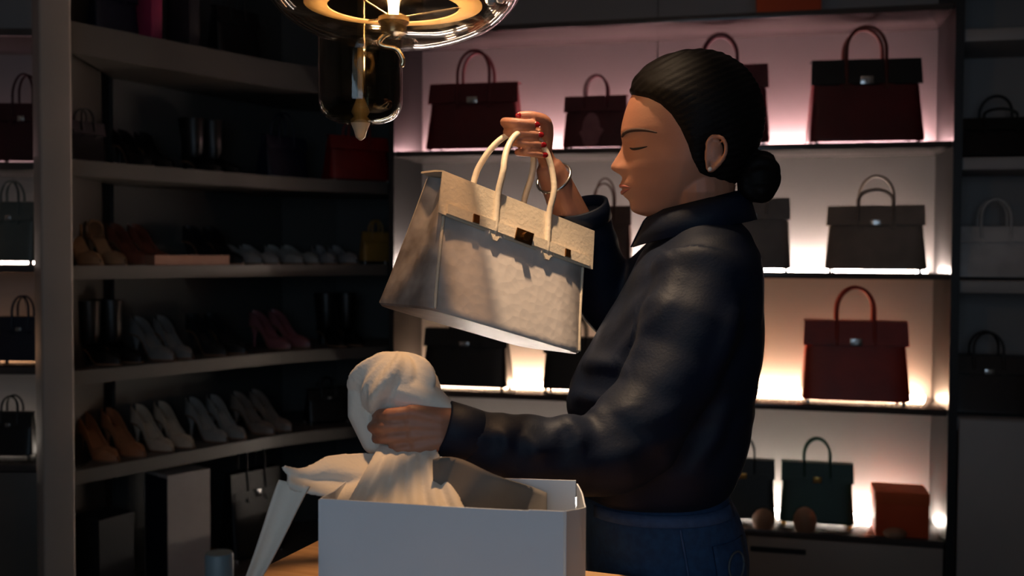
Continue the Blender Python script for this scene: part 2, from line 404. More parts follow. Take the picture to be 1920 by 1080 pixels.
lBurg = leather('burgundy', (92, 8, 20)); lMar = leather('maroon', (84, 11, 30)); lRed = leather('dark_red', (92, 11, 17))
lBlack = leather('black', (14, 14, 15)); lBrown = leather('brown', (76, 44, 32)); lTaupe = leather('taupe', (130, 114, 102)); lGrey = leather('grey', (116, 108, 102))
lTan = leather('tan', (186, 130, 70)); lOrange = leather('orange_red', (156, 36, 10)); lGreen = leather('green', (14, 64, 48)); lDkGreen = leather('dark_green', (12, 26, 26))
lBrownRed = leather('brown_red', (88, 32, 18)); lNavy = leather('navy', (18, 26, 46)); lPale = leather('pale_grey', (200, 196, 194))
def patch(root, W, H, D, hdep):
    m = M('pale_mauve_print', (150, 100, 104), 0.6, c2=(136, 86, 92), scale=20)
    pts = []
    for a in np.linspace(0, 2 * math.pi, 40, endpoint=False):
        x = math.cos(a); z = math.sin(a); wd = 0.135 * W * (1.0 if z > 0 else 1.25 + 0.15 * math.cos(6 * a)); pts.append((-0.05 * W + wd * x, 0.38 * H + 0.32 * H * z))
    c = (-0.05 * W, 0.38 * H); v = []; f = []
    for off in (0.0, 0.003):
        for x, z in [c] + pts: v.append((x, -hdep(z) * 1.05 - 0.003 - off, z))
    n = len(pts)
    for i in range(n):
        j = (i + 1) % n; f += [(0, 1 + i, 1 + j), (n + 1, n + 2 + j, n + 2 + i), (1 + i, n + 2 + i, n + 2 + j, 1 + j)]
    mesh_obj('front_print', v, f, m, root, 'auto')
GB = 'handbags on the lit display shelving'
shelf_bag('burgundy leather handbag with silver clasp on the highest lit shelf by the shoe corner', GB, 3, 891, 178, 158, 286, 96, lBurg)
shelf_bag('small maroon handbag with a pale print on its front', GB, 3, 1116, 122, 182, 283, 142, lMar, charm=patch, lock=False)
shelf_bag('maroon handbag on the highest lit shelf, half hidden behind the dark-haired head', GB, 3, 1345, 184, 126, 276, 66, lMar, back=0.12)
shelf_bag('large dark red handbag with a black flap band and brown handles', GB, 3, 1614, 205, 110, 268, 48, lRed, flap=leather('black_band', (10, 14, 15)), handle=lBrownRed, yaw=4)
shelf_bag('small dark brown handbag behind the raised sleeve', GB, 2, 1132, 108, 390, 508, 336, lBrown, fronthandle=0.8)
shelf_bag('grey handbag on the middle lit shelf behind the hair bun', GB, 2, 1410, 140, 378, 513, 330, lGrey)
shelf_bag('taupe handbag with one handle drooping, on the middle lit shelf', GB, 2, 1640, 180, 390, 513, 332, lTaupe, fronthandle=0.55, yaw=-8)
shelf_bag('black handbag below the held pale handbag', GB, 1, 878, 168, 628, 737, 590, lBlack)
shelf_bag('narrow black handbag beside the chest of the navy shirt', GB, 1, 1080, 120, 640, 740, 600, lBlack)
shelf_bag('tan handbag peeking out behind the back of the navy shirt', GB, 1, 1372, 104, 650, 752, 600, lTan)
shelf_bag('orange red handbag on the lit shelf above the green bag', GB, 1, 1604, 194, 610, 760, 546, lOrange)
shelf_bag('dark green black handbag with gleaming gold clasp on the bottom lit shelf', GB, 0, 1398, 120, 884, 996, 842, lDkGreen, hw=mGold, drel=0.45)
shelf_bag('green handbag with gold clasp on the bottom lit shelf', GB, 0, 1537, 136, 890, 1004, 844, lGreen, hw=mGold, drel=0.45)

# orange gift boxes
mOrBox = M('orange_card', (205, 80, 28), 0.7, c2=(196, 74, 26), scale=6); mOrLid = M('orange_card_lid', (212, 92, 40), 0.7, c2=(204, 88, 38), scale=6)
def giftbox(label, p, ang, W, D, H, lid):
    r = empty('gift_box', p, ang); tag(r, label, 'box', 'orange gift boxes')
    box('box_base', -W / 2, W / 2, -D / 2, D / 2, 0, H - 0.003, mOrBox, r, 0.002)
    box('lid', -W / 2 - 0.002, W / 2 + 0.002, -D / 2 - 0.002, D / 2 + 0.002, H - lid, H, mOrLid, r, 0.002)
p = px_line(1694, A0, A1, 0.11); giftbox('orange gift box beside the green handbag', (p.x, p.y, SH[0]), AANG, 0.185, 0.16, 0.165, 0.045)
p = px_line(1470, A0, A1, 0.14); giftbox('orange gift box on the shelf above all the lit handbags', (p.x, p.y, SH[4]), AANG, 0.235, 0.2, 0.11, 0.04)
# round tan wooden knobs along the bottom ledge
for px, h in ((1438, 0.075), (1516, 0.09), (1686, 0.035)):
    p = px_line(px, A0, A1, 0.032)
    v, f = rings(lathe([(0.012, 0.0), (0.036, 0.001), (0.043, 0.35 * h), (0.040, 0.62 * h), (0.029, 0.85 * h), (0.012, 0.97 * h), (0.003, h)], 24))
    k = mesh_obj('wooden_dome', v, f, mKnob, None, 'auto'); k.location = (p.x, p.y, SH[0])
    tag(k, {1438: 'tan wooden dome in front of the dark green black handbag', 1516: 'tallest tan wooden dome, in front of the green handbag', 1686: 'flat tan wooden dome in front of the orange gift box'}[px], 'ornament', 'wooden domes on the bottom ledge')

# cabinet bags at right
BLN = (B0, B0 + AD * BL)
GC = 'handbags in the tall grey cabinet'
shelf_bag('wide low black handbag on the top open shelf of the grey cabinet', GC, 0, 1865, 165, 206, 282, 160, lBlack, line=BLN, zs=RZ[2], back=0.15, drel=0.6, lock=False, fronthandle=0.4)
shelf_bag('pale grey handbag in the tall grey cabinet', GC, 0, 1862, 150, 424, 522, 372, lPale, line=BLN, zs=RZ[1], back=0.15, lock=False)
shelf_bag('dark brown black handbag above the plain cabinet door', GC, 0, 1852, 150, 690, 798, 645, leather('brown_black', (30, 20, 18)), line=BLN, zs=RZ[0], back=0.14, drel=0.8)
# bags in the far-left lit section
LLN = (L0, L0 + Vector((LL, 0))); GL = 'handbags in the narrow lit shelving'
shelf_bag('dark maroon handbag on the upper shelf beside the post', GL, 0, 52, 110, 186, 298, 130, leather('deep_maroon', (60, 10, 22)), line=LLN, zs=Z_B, back=0.12)
shelf_bag('grey green handbag on the shelf beside the post', GL, 0, 25, 95, 385, 500, 345, leather('grey_green', (96, 100, 92)), line=LLN, zs=Z_C, back=0.12)
shelf_bag('navy handbag under the orange glow beside the post', GL, 0, 42, 90, 612, 698, 572, lNavy, line=LLN, zs=Z_D, back=0.12)
shelf_bag('small black handbag on the bottom shelf beside the post', GL, 0, 20, 88, 800, 884, 768, lBlack, line=LLN, zs=LZ[0], back=0.12)

# ------------------------------------------------------------------ shoes
def shoe_meshes(kind):
    """pump (high), flat (low) or boot: upper, sole, heel around the origin, toe towards +x"""
    L = 0.235; hh = {'pump': 0.085, 'flat': 0.014, 'boot': 0.05, 'sandal': 0.095}[kind]
    ts = np.linspace(0, 1, 19)
    def zb(t):
        if t < 0.22: return hh + 0.006 - 0.02 * t * (hh / 0.085)
        if t > 0.68: return 0.006
        u = (t - 0.22) / 0.46; s = 1 - (3 * u * u - 2 * u ** 3); return 0.006 + (hh - 0.005 * (hh / 0.085)) * s
    def wd(t): return 0.5 * np.interp(t, [0, 0.04, 0.15, 0.4, 0.68, 0.85, 0.95, 1.0], [0.018, 0.045, 0.056, 0.05, 0.078, 0.060, 0.034, 0.008])
    def ht(t):
        h = np.interp(t, [0, 0.1, 0.3, 0.45, 0.62, 0.74, 0.9, 1.0], [0.06, 0.056, 0.036, 0.028, 0.030, 0.046, 0.032, 0.016])
        return h
    out = {}
    rs = []
    for t in ts:
        W = wd(t); z0 = zb(t); h = ht(t); op = np.interp(t, [0, 0.6, 0.74, 1], [1, 1, 0.0, 0]); ring = []
        cut = 0.03 if kind == 'sandal' and 0.25 < t < 0.6 else 1.0
        n = 9
        outer = []
        for k in range(n):
            a = -1 + 2 * k / (n - 1); s = abs(a)
            if s <= 0.5: x = a * 2 * W; z = z0
            else:
                u = (s - 0.5) * 2; sg = 1 if a > 0 else -1
                x = sg * W * (1 - (1 - op) * (1 - math.cos(u * math.pi / 2))) * (1 - 0.08 * u * op); z = z0 + h * cut * (u * op + (1 - op) * math.sin(u * math.pi / 2))
            outer.append((x, z))
        inner = [(x * 0.9, z + (0.004 if abs(-1 + 2 * k / (n - 1)) < 0.8 else -0.001)) for k, (x, z) in enumerate(outer)]
        ring = outer + inner[::-1]
        rs.append([((t - 0.5) * L, x, z) for x, z in ring])
    out['upper'] = rings(rs)
    rs = [[((t - 0.5) * L * 1.02, s * wd(t) * 1.04, zb(t) + dz) for s, dz in ((-1, -0.006), (1, -0.006), (1, 0.0), (-1, 0.0))] for t in ts]
    out['sole'] = rings(rs)
    if kind in ('pump', 'sandal', 'boot'):
        hw = 0.006 if kind != 'boot' else 0.02
        rs = []
        for u in (0, 0.15, 0.5, 0.85, 1.0):
            z = (zb(0.1) - 0.005) * u; r = hw + (0.022 - hw) * max(0, (u - 0.4) / 0.6) ** 1.6; cx = -0.5 * L + 0.026 - 0.006 * (1 - u) * (kind != 'boot')
            rs.append([(cx + r * math.cos(a), r * 0.95 * math.sin(a), z) for a in np.linspace(0, 2 * math.pi, 10, endpoint=False)])
        out['heel'] = rings(rs)
    else: out['heel'] = boxg(-0.5 * L + 0.004, -0.5 * L + 0.055, -0.02, 0.02, 0, 0.012, 0.002)
    if kind == 'boot':
        rs = []
        for u, r, dx in ((0, 0.034, 0.0), (0.2, 0.038, 0.006), (0.6, 0.041, 0.0), (0.97, 0.046, -0.004), (1.0, 0.0455, -0.004)):
            rs.append([(-0.5 * L + 0.052 + dx + r * 1.2 * math.cos(a), r * math.sin(a), 0.065 + 0.15 * u) for a in np.linspace(0, 2 * math.pi, 16, endpoint=False)])
        for u, r in ((0.98, 0.041), (0.6, 0.036)):
            rs.append([(-0.5 * L + 0.048 + r * 1.2 * math.cos(a), r * math.sin(a), 0.065 + 0.15 * u) for a in np.linspace(0, 2 * math.pi, 16, endpoint=False)])
        out['shaft'] = rings(rs)
    if kind == 'sandal':
        m = MB()
        q = [(-0.5 * L + 0.045, 0.03 * math.cos(R(a)), 0.125 + 0.03 * math.sin(R(a))) for a in range(0, 360, 24)]; m.add(*tube(q + [q[0]], 0.0035, 6))
        out['ankle_strap'] = (m.v, m.f)
    return out
SHOE = {}
def shoe(kind, col, label, group, loc, rz, sole=None):
    if kind not in SHOE: SHOE[kind] = shoe_meshes(kind)
    key = (kind, col)
    r = empty({'pump': 'high_heel_shoe', 'flat': 'flat_shoe', 'boot': 'ankle_boot', 'sandal': 'heeled_sandal'}[kind], loc, rz); tag(r, label, 'shoe', group)
    m = leather('shoe_%d_%d_%d' % col, col, 0.38)
    for pn, (v, f) in SHOE[kind].items():
        if (key, pn) in SHOE:
            o = bpy.data.objects.new(pn, SHOE[(key, pn)]); COL.objects.link(o); o.parent = r
        else:
            o = mesh_obj(pn, v, f, m if pn in ('upper', 'shaft', 'ankle_strap', 'heel') else (M('sole_brown', (120, 88, 62), 0.6, c2=(108, 78, 56))), r, 'auto'); SHOE[(key, pn)] = o.data
    return r
SD = (F1 - F0).normalized(); SANG = math.atan2(-SD.x, SD.y) ; NRM = Vector((SD.y, -SD.x)); TOE = math.atan2(NRM.y, NRM.x)
def pair(kind, col, label, group, z, px, gap=0.085, back=0.15, yaw=0.0, seg=(F0, F1), n=2):
    p = px_line(px, seg[0], seg[1], back); d = (seg[1] - seg[0]).normalized(); nr = Vector((d.y, -d.x)); t = math.atan2(nr.y, nr.x)
    for k in range(n):
        sfx = (', the one nearer the post', ', the one nearer the corner')[k] if seg[0] is F0 else (', the one nearer the corner', ', the one nearer the display')[k]
        q = p + d * (gap * (k - (n - 1) / 2)); shoe(kind, col, label + sfx, group, (q.x, q.y, z), t + R(yaw) + R(random.uniform(-4, 4)))
GS = 'shoes on the dark corner shelving'
pair('pump', (16, 16, 17), 'black high heel on the shelf above the tan sandals', GS, Z_B, 272, back=0.16)
pair('boot', (14, 14, 15), 'black ankle boot on the shelf above the flat wooden tray', GS, Z_B, 398, back=0.17)
pair('sandal', (156, 120, 88), 'tan heeled sandal with ankle strap beside the post', GS, Z_C, 178, back=0.16)
pair('pump', (120, 66, 48), 'reddish brown high heel behind the flat wooden tray', GS, Z_C, 262, back=0.17)
pair('pump', (24, 24, 26), 'black high heel beside the flat wooden tray', GS, Z_C, 402, back=0.16)
for px, col, lb in ((470, (150, 150, 148), 'pale grey flat shoe on the corner shelf'), (548, (158, 158, 154), 'light stone flat shoe on the corner shelf'), (626, (146, 148, 150), 'cool grey flat shoe next to the ochre bag')):
    pair('flat', col, lb, GS, Z_C, px, back=0.15, seg=(F1, F2) if px > 560 else (F0, F1), yaw=0)
pair('boot', (12, 12, 13), 'black ankle boot on the shelf below the tan sandals', GS, Z_D, 205, back=0.17)
pair('pump', (130, 128, 126), 'grey high heel on the shelf of dark boots', GS, Z_D, 305, back=0.15)
pair('pump', (34, 36, 38), 'charcoal high heel between the grey and dusty pink heels', GS, Z_D, 405, back=0.15)
pair('pump', (150, 92, 96), 'dusty pink high heel in the corner shelving', GS, Z_D, 525, back=0.16, gap=0.1)
pair('boot', (13, 13, 14), 'black ankle boot at the corner next to the lit display', GS, Z_D, 640, back=0.17, seg=(F1, F2))
pair('pump', (166, 110, 74), 'tan orange high heel on the lowest shoe shelf', GS, Z_E, 205, back=0.14, gap=0.1)
pair('pump', (196, 180, 160), 'cream high heel on the lowest shoe shelf', GS, Z_E, 305, back=0.14, gap=0.09)
pair('pump', (158, 156, 152), 'grey high heel next to the cream pair', GS, Z_E, 405, back=0.14, gap=0.09)
pair('pump', (140, 126, 116), 'taupe high heel on the lowest shoe shelf', GS, Z_E, 490, back=0.14, gap=0.09)
# bags among the shoes
GU = 'handbags on the dark corner shelving'
SLN = (F0, F1); CLN = (F1, F2)
shelf_bag('black handbag on the dark shelving right beside the post', GU, 0, 160, 78, 222, 300, 196, lBlack, line=SLN, zs=Z_B, back=0.16, yaw=8, lock=False)
shelf_bag('dark blue handbag in the rounded corner', GU, 0, 530, 100, 250, 330, 205, lNavy, line=SLN, zs=Z_B, back=0.17, lock=False)
shelf_bag('dark crimson handbag in the shadow under the glass pendant', GU, 0, 668, 122, 250, 335, 215, leather('crimson', (132, 14, 12)), line=CLN, zs=Z_B, back=0.16, lock=False)
shelf_bag('small ochre handbag on the corner shelf', GU, 0, 704, 60, 428, 486, 405, leather('ochre', (150, 116, 50)), line=CLN, zs=Z_C, back=0.14, lock=False)
shelf_bag('small black handbag on the lowest corner shelf', GU, 0, 612, 84, 712, 775, 690, lBlack, line=CLN, zs=Z_E, back=0.16)
shelf_bag('dark navy handbag on the shelf over the shoes', GU, 0, 215, 90, -40, 60, -80, lNavy, line=SLN, zs=Z_A, back=0.15, lock=False)
shelf_bag('black handbag on the shelf over the shoes, nearest the glass pendant', GU, 0, 440, 100, -20, 75, -60, lBlack, line=SLN, zs=Z_A, back=0.15, lock=False)
# pink and dark books standing between those bags
for px, col, lb in ((275, (150, 40, 80), 'pink boxed book standing on the shelf over the shoes'), (345, (40, 36, 40), 'charcoal boxed book standing on the shelf over the shoes')):
    p = px_line(px, F0, F1, 0.12); r = empty('book', (p.x, p.y, Z_A), math.atan2(SD.y, SD.x)); tag(r, lb, 'book', 'books on the shelf over the shoes')
    box('cover', -0.022, 0.022, -0.07, 0.07, 0, 0.2, M('cover_%d' % px, col, 0.6, c2=tuple(int(c * .85) for c in col)), r, 0.002)
    box('pages', -0.018, 0.018, -0.066, 0.0715, 0.004, 0.196, M('paper_pages', (190, 184, 172), 0.9, c2=(180, 174, 164), scale=40), r)
# flat wooden tray
p = px_line(345, F0, F1, 0.06); r = empty('flat_tray', (p.x, p.y, Z_C), math.atan2(SD.y, SD.x)); tag(r, 'flat wooden tray in front of the brown heels', 'tray')
mTray = M('tray_wood', (150, 104, 82), 0.6, c2=(136, 92, 72), scale=9)
box('base', -0.15, 0.15, -0.05, 0.05, 0, 0.01, mTray, r)
for x0, x1, y0, y1 in ((-0.15, 0.15, -0.055, -0.049), (-0.15, 0.15, 0.049, 0.055), (-0.156, -0.15, -0.055, 0.055), (0.15, 0.156, -0.055, 0.055)): box('rim', x0, x1, y0, y1, 0, 0.035, mTray, r)
# boxes and bags under the lowest shoe shelf
def carton(label, px, back, W, D, H, cm, sm, ang=0.0):
    p = px_line(px, F0, F1, back); r = empty('storage_box', (p.x, p.y, Z_F), ang); tag(r, label, 'box', 'boxes under the shoe shelves')
    box('front_panel', -W / 2, W / 2, -D / 2, -D / 2 + 0.004, 0, H, cm, r); box('back_panel', -W / 2, W / 2, D / 2 - 0.004, D / 2, 0, H, cm, r)
    for s in (-1, 1): box('side_panel', s * W / 2 - 0.003, s * W / 2 + 0.003, -D / 2, D / 2, 0, H, sm, r)
    box('lid', -W / 2 - 0.003, W / 2 + 0.003, -D / 2, D / 2, H, H + 0.012, sm, r)
mNavyC = M('navy_card', (16, 16, 34), 0.6, c2=(14, 14, 28)); mPaleC = M('pale_card', (176, 166, 160), 0.7, c2=(168, 158, 152)); mDkC = M('dark_card', (22, 26, 30), 0.6, c2=(18, 22, 26))
carton('tall navy box with a pale side under the shoe shelves', 330, 0.14, 0.16, 0.17, 0.40, mNavyC, mPaleC, R(-42))
carton('tall dark box with a pale rim beside the post', 190, 0.12, 0.13, 0.14, 0.30, mDkC, mDkC, R(-30))
shelf_bag('large black handbag with thin arched handle under the shoe shelves', GU, 0, 470, 120, 960, 1120, 895, lBlack, line=SLN, zs=Z_F, back=0.18)

# ------------------------------------------------------------------ unseen ceiling downlight, added for warm light on the held bag
dl = empty('added_downlight', (-0.01, 1.49, 2.9)); tag(dl, 'added downlight, unseen in the ceiling over the table', 'added light')
mesh_obj('trim_ring', *rings(lathe([(0.04, -0.001), (0.055, -0.001), (0.056, -0.006), (0.05, -0.010), (0.04, -0.006), (0.04, -0.001)], 36), cap=False), mPost, dl, True)
mesh_obj('lens', *rings(lathe([(0.002, -0.003), (0.039, -0.003), (0.039, -0.001), (0.002, -0.001)], 30)), EM('added_downlight_lens', (255, 214, 160), 20.0), dl, False)
sd = bpy.data.lights.new('added_downlight_beam', 'SPOT'); sd.energy = SPOT; sd.color = (1.0, 0.70, 0.44); sd.spot_size = R(29); sd.spot_blend = 0.8; sd.shadow_soft_size = 0.035
so = bpy.data.objects.new('added_downlight_beam', sd); COL.objects.link(so); so.parent = dl; so.location = (0, 0, -0.015)

# ------------------------------------------------------------------ glass pendants
def smooth_prof(pts, n=30):
    return [(q.x, q.y) for q in spline([(a, b, 0) for a, b in pts], n)]
c = P(738, 82, 1.42); pen = empty('glass_pendant_lamp', c); tag(pen, 'wide clear glass pendant lamp with a glowing bulb', 'pendant lamp')
gl = GLASS('clear_glass', (246, 240, 232), 1.5, 0.96)
out = smooth_prof([(0.03, 0.0), (0.075, 0.004), (0.12, 0.018), (0.155, 0.04), (0.178, 0.07), (0.186, 0.11), (0.17, 0.16), (0.12, 0.21), (0.06, 0.25), (0.03, 0.28)], 34)
inn = [(max(r - 0.003, 0.004), z + (0.003 if z < 0.1 else 0)) for r, z in out]
mesh_obj('glass_bowl', *rings(lathe(out + inn[::-1] + [out[0]], 56), cap=False), gl, pen, True)
mWarmMetal = M('pale_brass', (236, 214, 176), 0.25, 1.0, c2=(226, 204, 166), scale=30)
bulb = EM('bulb_glow', (255, 208, 148), BULB)
v, f = rings(lathe([(0.002, 0.042), (0.007, 0.044), (0.008, 0.06), (0.008, 0.16), (0.006, 0.172), (0.002, 0.176)], 20)); mesh_obj('bulb', v, f, bulb, pen, True)
v, f = rings(lathe([(0.004, 0.012), (0.017, 0.014), (0.019, 0.026), (0.022, 0.03), (0.022, 0.036), (0.012, 0.041), (0.003, 0.0415)], 24)); mesh_obj('lamp_holder', v, f, mWarmMetal, pen, 'auto')
q = spline([(-0.003, 0, 0.016), (-0.014, -0.002, 0.010), (-0.02, -0.002, 0.001), (-0.014, -0.002, -0.004), (0.004, -0.002, -0.008), (0.013, -0.002, -0.022), (0.012, -0.002, -0.03)], 18)
mesh_obj('hook', *tube(q, 0.0036, 8), mWarmMetal, pen, True)
mFrost = M('reflection_frost', (240, 226, 200), 0.4, c2=(232, 216, 190), scale=10)
nt = mFrost.node_tree; tr_ = nt.nodes.new('ShaderNodeBsdfTranslucent'); tr_.inputs[0].default_value = lin((244, 228, 196)); mx_ = nt.nodes.new('ShaderNodeMixShader'); mx_.inputs[0].default_value = 0.6
nt.links.new(nt.nodes['Principled BSDF'].outputs[0], mx_.inputs[1]); nt.links.new(tr_.outputs[0], mx_.inputs[2]); nt.links.new(mx_.outputs[0], nt.nodes['Material Output'].inputs[0])
mesh_obj('reflection_ring', *rings(lathe([(0.092, 0.050), (0.124, 0.0525), (0.124, 0.0545), (0.092, 0.052), (0.092, 0.050)], 48), cap=False), mFrost, pen, True)  # pale ring shaped as the bright reflected band inside the bowl
for a in (0, 120, 240): mesh_obj('spoke', *tube([(0.012 * math.cos(R(a)), 0.012 * math.sin(R(a)), 0.037), (0.094 * math.cos(R(a)), 0.094 * math.sin(R(a)), 0.051)], 0.0013, 6), mWarmMetal, pen, True)
mesh_obj('cap', *rings(lathe([(0.002, 0.27), (0.034, 0.272), (0.034, 0.30), (0.01, 0.32), (0.002, 0.322)], 24)), mWarmMetal, pen, 'auto')
mesh_obj('cord', *tube([(0, 0, 0.31), (0, 0, 2.9 - c.z)], 0.003, 8, False), mBlack, pen, True)
# row of beads shaped as the rim's bright reflections, right of the bowl
for k in range(7):
    a = R(-38 + 7 * k); rr = 0.176; v, f = sphere((rr * math.cos(a), rr * math.sin(a) * 0.9 - 0.02, 0.032 + 0.0075 * k), (0.007, 0.007, 0.008), 8, 6); mesh_obj('rim_glint', v, f, M('rim_glint_bead', (240, 236, 228), 0.08, 0.6, c2=(230, 226, 218), scale=60), pen, False)
# smaller cylinder pendant behind it
c = P(676, 232, 1.71); pc = empty('glass_cylinder_pendant', c); tag(pc, 'small clear glass cylinder pendant with a slim rod and finial', 'pendant lamp')
out = [(0.022, 0.0)] + smooth_prof([(0.040, 0.002), (0.058, 0.010), (0.069, 0.028), (0.0705, 0.06), (0.0705, 0.2), (0.068, 0.3), (0.05, 0.34), (0.02, 0.35)], 26)
inn = [(max(r - 0.0025, 0.003), z + (0.0025 if z < 0.03 else 0)) for r, z in out]
mesh_obj('glass_cylinder', *rings(lathe(out + inn[::-1] + [out[0]], 48), cap=False), GLASS('smoky_glass', (216, 214, 200), 1.5, 0.9), pc, True)
mesh_obj('rod', *rings(lathe([(0.004, 0.03), (0.005, 0.035), (0.0055, 0.1), (0.0055, 0.36), (0.003, 0.37)], 14)), M('cream_rod', (226, 196, 156), 0.35, c2=(216, 186, 148), scale=20), pc, True)
mesh_obj('finial', *rings(lathe([(0.002, -0.028), (0.008, -0.023), (0.011, -0.012), (0.016, 0.0), (0.017, 0.006), (0.011, 0.012), (0.016, 0.02), (0.011, 0.032), (0.006, 0.045)], 20)), M('cream_rod'), pc, True)
mesh_obj('cord', *tube([(0, 0, 0.35), (0, 0, 2.9 - c.z)], 0.003, 8, False), mBlack, pc, True)

# ------------------------------------------------------------------ table
TZ = 0.90
ua = Vector((0.348, 0.9375)).normalized(); va = Vector((ua.y, -ua.x)); TC = P(600, 1010, 1.0); 
k = (TZ - CAMZ) / (TC.z - CAMZ); TC = Vector((TC.x * k, TC.y * k))
tb = empty('wooden_table', (TC.x, TC.y, 0), math.atan2(va.y, va.x)); tag(tb, 'light wooden table under the white shopping bag', 'table')
TW, TL = 1.05, 0.95       # local x to the right, local y away
box('table_top', 0, TW, -TL, 0, TZ - 0.035, TZ, mWood, tb, 0.004)
for x in (0.05, TW - 0.05):
    for y in (-TL + 0.05, -0.05): box('leg', x - 0.025, x + 0.025, y - 0.025, y + 0.025, 0, TZ - 0.035, mWood, tb, 0.004)
for y in (-TL + 0.05, -0.05): box('apron', 0.075, TW - 0.075, y - 0.01, y + 0.01, TZ - 0.11, TZ - 0.035, mWood, tb)
for x in (0.05, TW - 0.05): box('apron', x - 0.01, x + 0.01, -TL + 0.075, -0.075, TZ - 0.11, TZ - 0.035, mWood, tb)

# bottle
p = P(411, 1060, 1.0); bt = empty('bottle', (p.x, p.y, TZ)); tag(bt, 'small bottle with a grey teal screw cap on the table', 'bottle')
zt = P(411, 1036, 1.0).z - TZ
v, f = rings(lathe([(0.004, 0), (0.028, 0.001), (0.031, 0.006), (0.031, zt - 0.075), (0.027, zt - 0.055), (0.016, zt - 0.036), (0.0125, zt - 0.028), (0.0125, zt - 0.01), (0.004, zt - 0.009)], 28)); mesh_obj('bottle_body', v, f, M('bottle_plastic', (120, 140, 146), 0.2, c2=(110, 130, 136), scale=10), bt, True)
rs = [[(r * (1 + (0.03 if k % 2 else 0) * (0.002 < z < 0.024)) * math.cos(2 * math.pi * k / 36), r * (1 + (0.03 if k % 2 else 0)) * math.sin(2 * math.pi * k / 36), zt - 0.028 + z) for k in range(36)] for r, z in ((0.0128, 0), (0.0138, 0.0005), (0.0138, 0.025), (0.0125, 0.028), (0.003, 0.0283))]
v, f = rings(rs); mesh_obj('screw_cap', v, f, M('cap_plastic', (88, 100, 104), 0.5, c2=(82, 94, 98)), bt, 'auto')

# ------------------------------------------------------------------ white shopping bag
mPaper = M('white_paper', (226, 228, 231), 0.75, c2=(221, 223, 227), scale=5, bump=0.1, bscale=14)
fl = P(600, 944, 1.19); fr = P(1058, 952, 1.145); SW = (Vector((fr.x, fr.y)) - Vector((fl.x, fl.y))).length; sang = math.atan2(fr.y - fl.y, fr.x - fl.x)
sb = empty('paper_shopping_bag', ((fl.x + fr.x) / 2, (fl.y + fr.y) / 2, TZ), sang); tag(sb, 'large white paper shopping bag standing open on the table', 'shopping bag')
SBH = (fl.z + fr.z) / 2 - TZ; SBD = 0.14
def panel(name, a, b, h0, h1, warp=0.004, th=0.0016):
    g = []
    for zt in np.linspace(0, 1, 7):
        row = []
        for t in np.linspace(0, 1, 13):
            p = np.array(a) * (1 - t) + np.array(b) * t; nrm = np.array((-(b[1] - a[1]), b[0] - a[0])); nrm = nrm / np.linalg.norm(nrm)
            w_ = warp * math.sin(math.pi * t) * zt * math.sin(2.3 * t + 3 * zt); h = h0 + (h1 - h0) * t
            row.append((p[0] + nrm[0] * w_, p[1] + nrm[1] * w_, h * zt))
        g.append(row)
    return mesh_obj(name, *sheet(g, th), mPaper, sb, 'auto')
hwx = SW / 2
panel('front_panel', (-hwx, 0), (hwx, 0), SBH + 0.002, SBH - 0.001, 0.005)
panel('back_panel', (hwx, SBD), (-hwx, SBD), SBH + 0.004, SBH + 0.0, 0.004)
panel('side_panel', (hwx + 0.0015, 0.001), (hwx + 0.018, SBD / 2), SBH, SBH - 0.012, 0.002); panel('side_panel', (hwx + 0.018, SBD / 2 + 0.001), (hwx + 0.0015, SBD), SBH - 0.012, SBH, 0.002)
panel('side_panel', (-hwx - 0.0015, SBD), (-hwx - 0.006, SBD / 2), SBH, SBH - 0.006, 0.002); panel('side_panel', (-hwx - 0.006, SBD / 2 - 0.001), (-hwx - 0.0015, 0.001), SBH - 0.006, SBH, 0.002)
box('base', -hwx, hwx, 0, SBD, 0.0, 0.0016, mPaper, sb)
g = [[(x, -0.0022 - 0.0006 * (z > 0.5), SBH - 0.012 + 0.0125 * z) for x in np.linspace(0.36 * SW, SW / 2, 9) - 0.002 * 0] for z in (0, 0.5, 1)]
mesh_obj('rim_fold', *sheet(g, 0.0012), mPaper, sb, 'auto')

# dust cloth held in the near hand: puff, gathered neck and a fan of folds going down into the bag
mCloth = M('cream_cotton', (232, 224, 210), 0.9, c2=(227, 218, 204), scale=12, bump=0.25, bscale=220, sheen=0.2)
CB = P(758, 805, 1.385)
dc = empty('dust_cloth', (CB.x, CB.y, CB.z)); tag(dc, 'cream cotton dust cloth bunched in the hand and trailing into the shopping bag', 'cloth')
def dch(o): o.parent = dc; o.matrix_parent_inverse = Matrix.Translation(-Vector((CB.x, CB.y, CB.z))); return o
mb = MB()
# puff
pc0 = P(742, 722, 1.385); s = 1.385 / F; rs = []
for i in range(1, 22):
    ph = math.pi * i / 22; ring = []
    for j in range(48):
        th = 2 * math.pi * j / 48; fo = 1 + 0.12 * math.sin(5 * th + 3 * ph) * math.sin(ph) + 0.08 * math.sin(11 * th + 1.3 + 5 * ph) * math.sin(ph)
        ring.append((pc0.x + 80 * s * fo * math.sin(ph) * math.cos(th), pc0.y + 62 * s * fo * math.sin(ph) * math.sin(th), pc0.z + 63 * s * fo * math.cos(ph)))
    rs.append(ring)
mb.add(*rings(rs))
mb.add(*tube([P(760, 735, 1.375), P(815, 752, 1.365), P(850, 766, 1.36), P(882, 772, 1.355)], [0.035, 0.026, 0.012, 0.003], 14, squash=[0.9, 0.7, 0.5, 0.5]))
mb.add(*tube([P(668, 735, 1.385), P(670, 775, 1.385), P(700, 830, 1.385)], [0.012, 0.014, 0.016], 12))
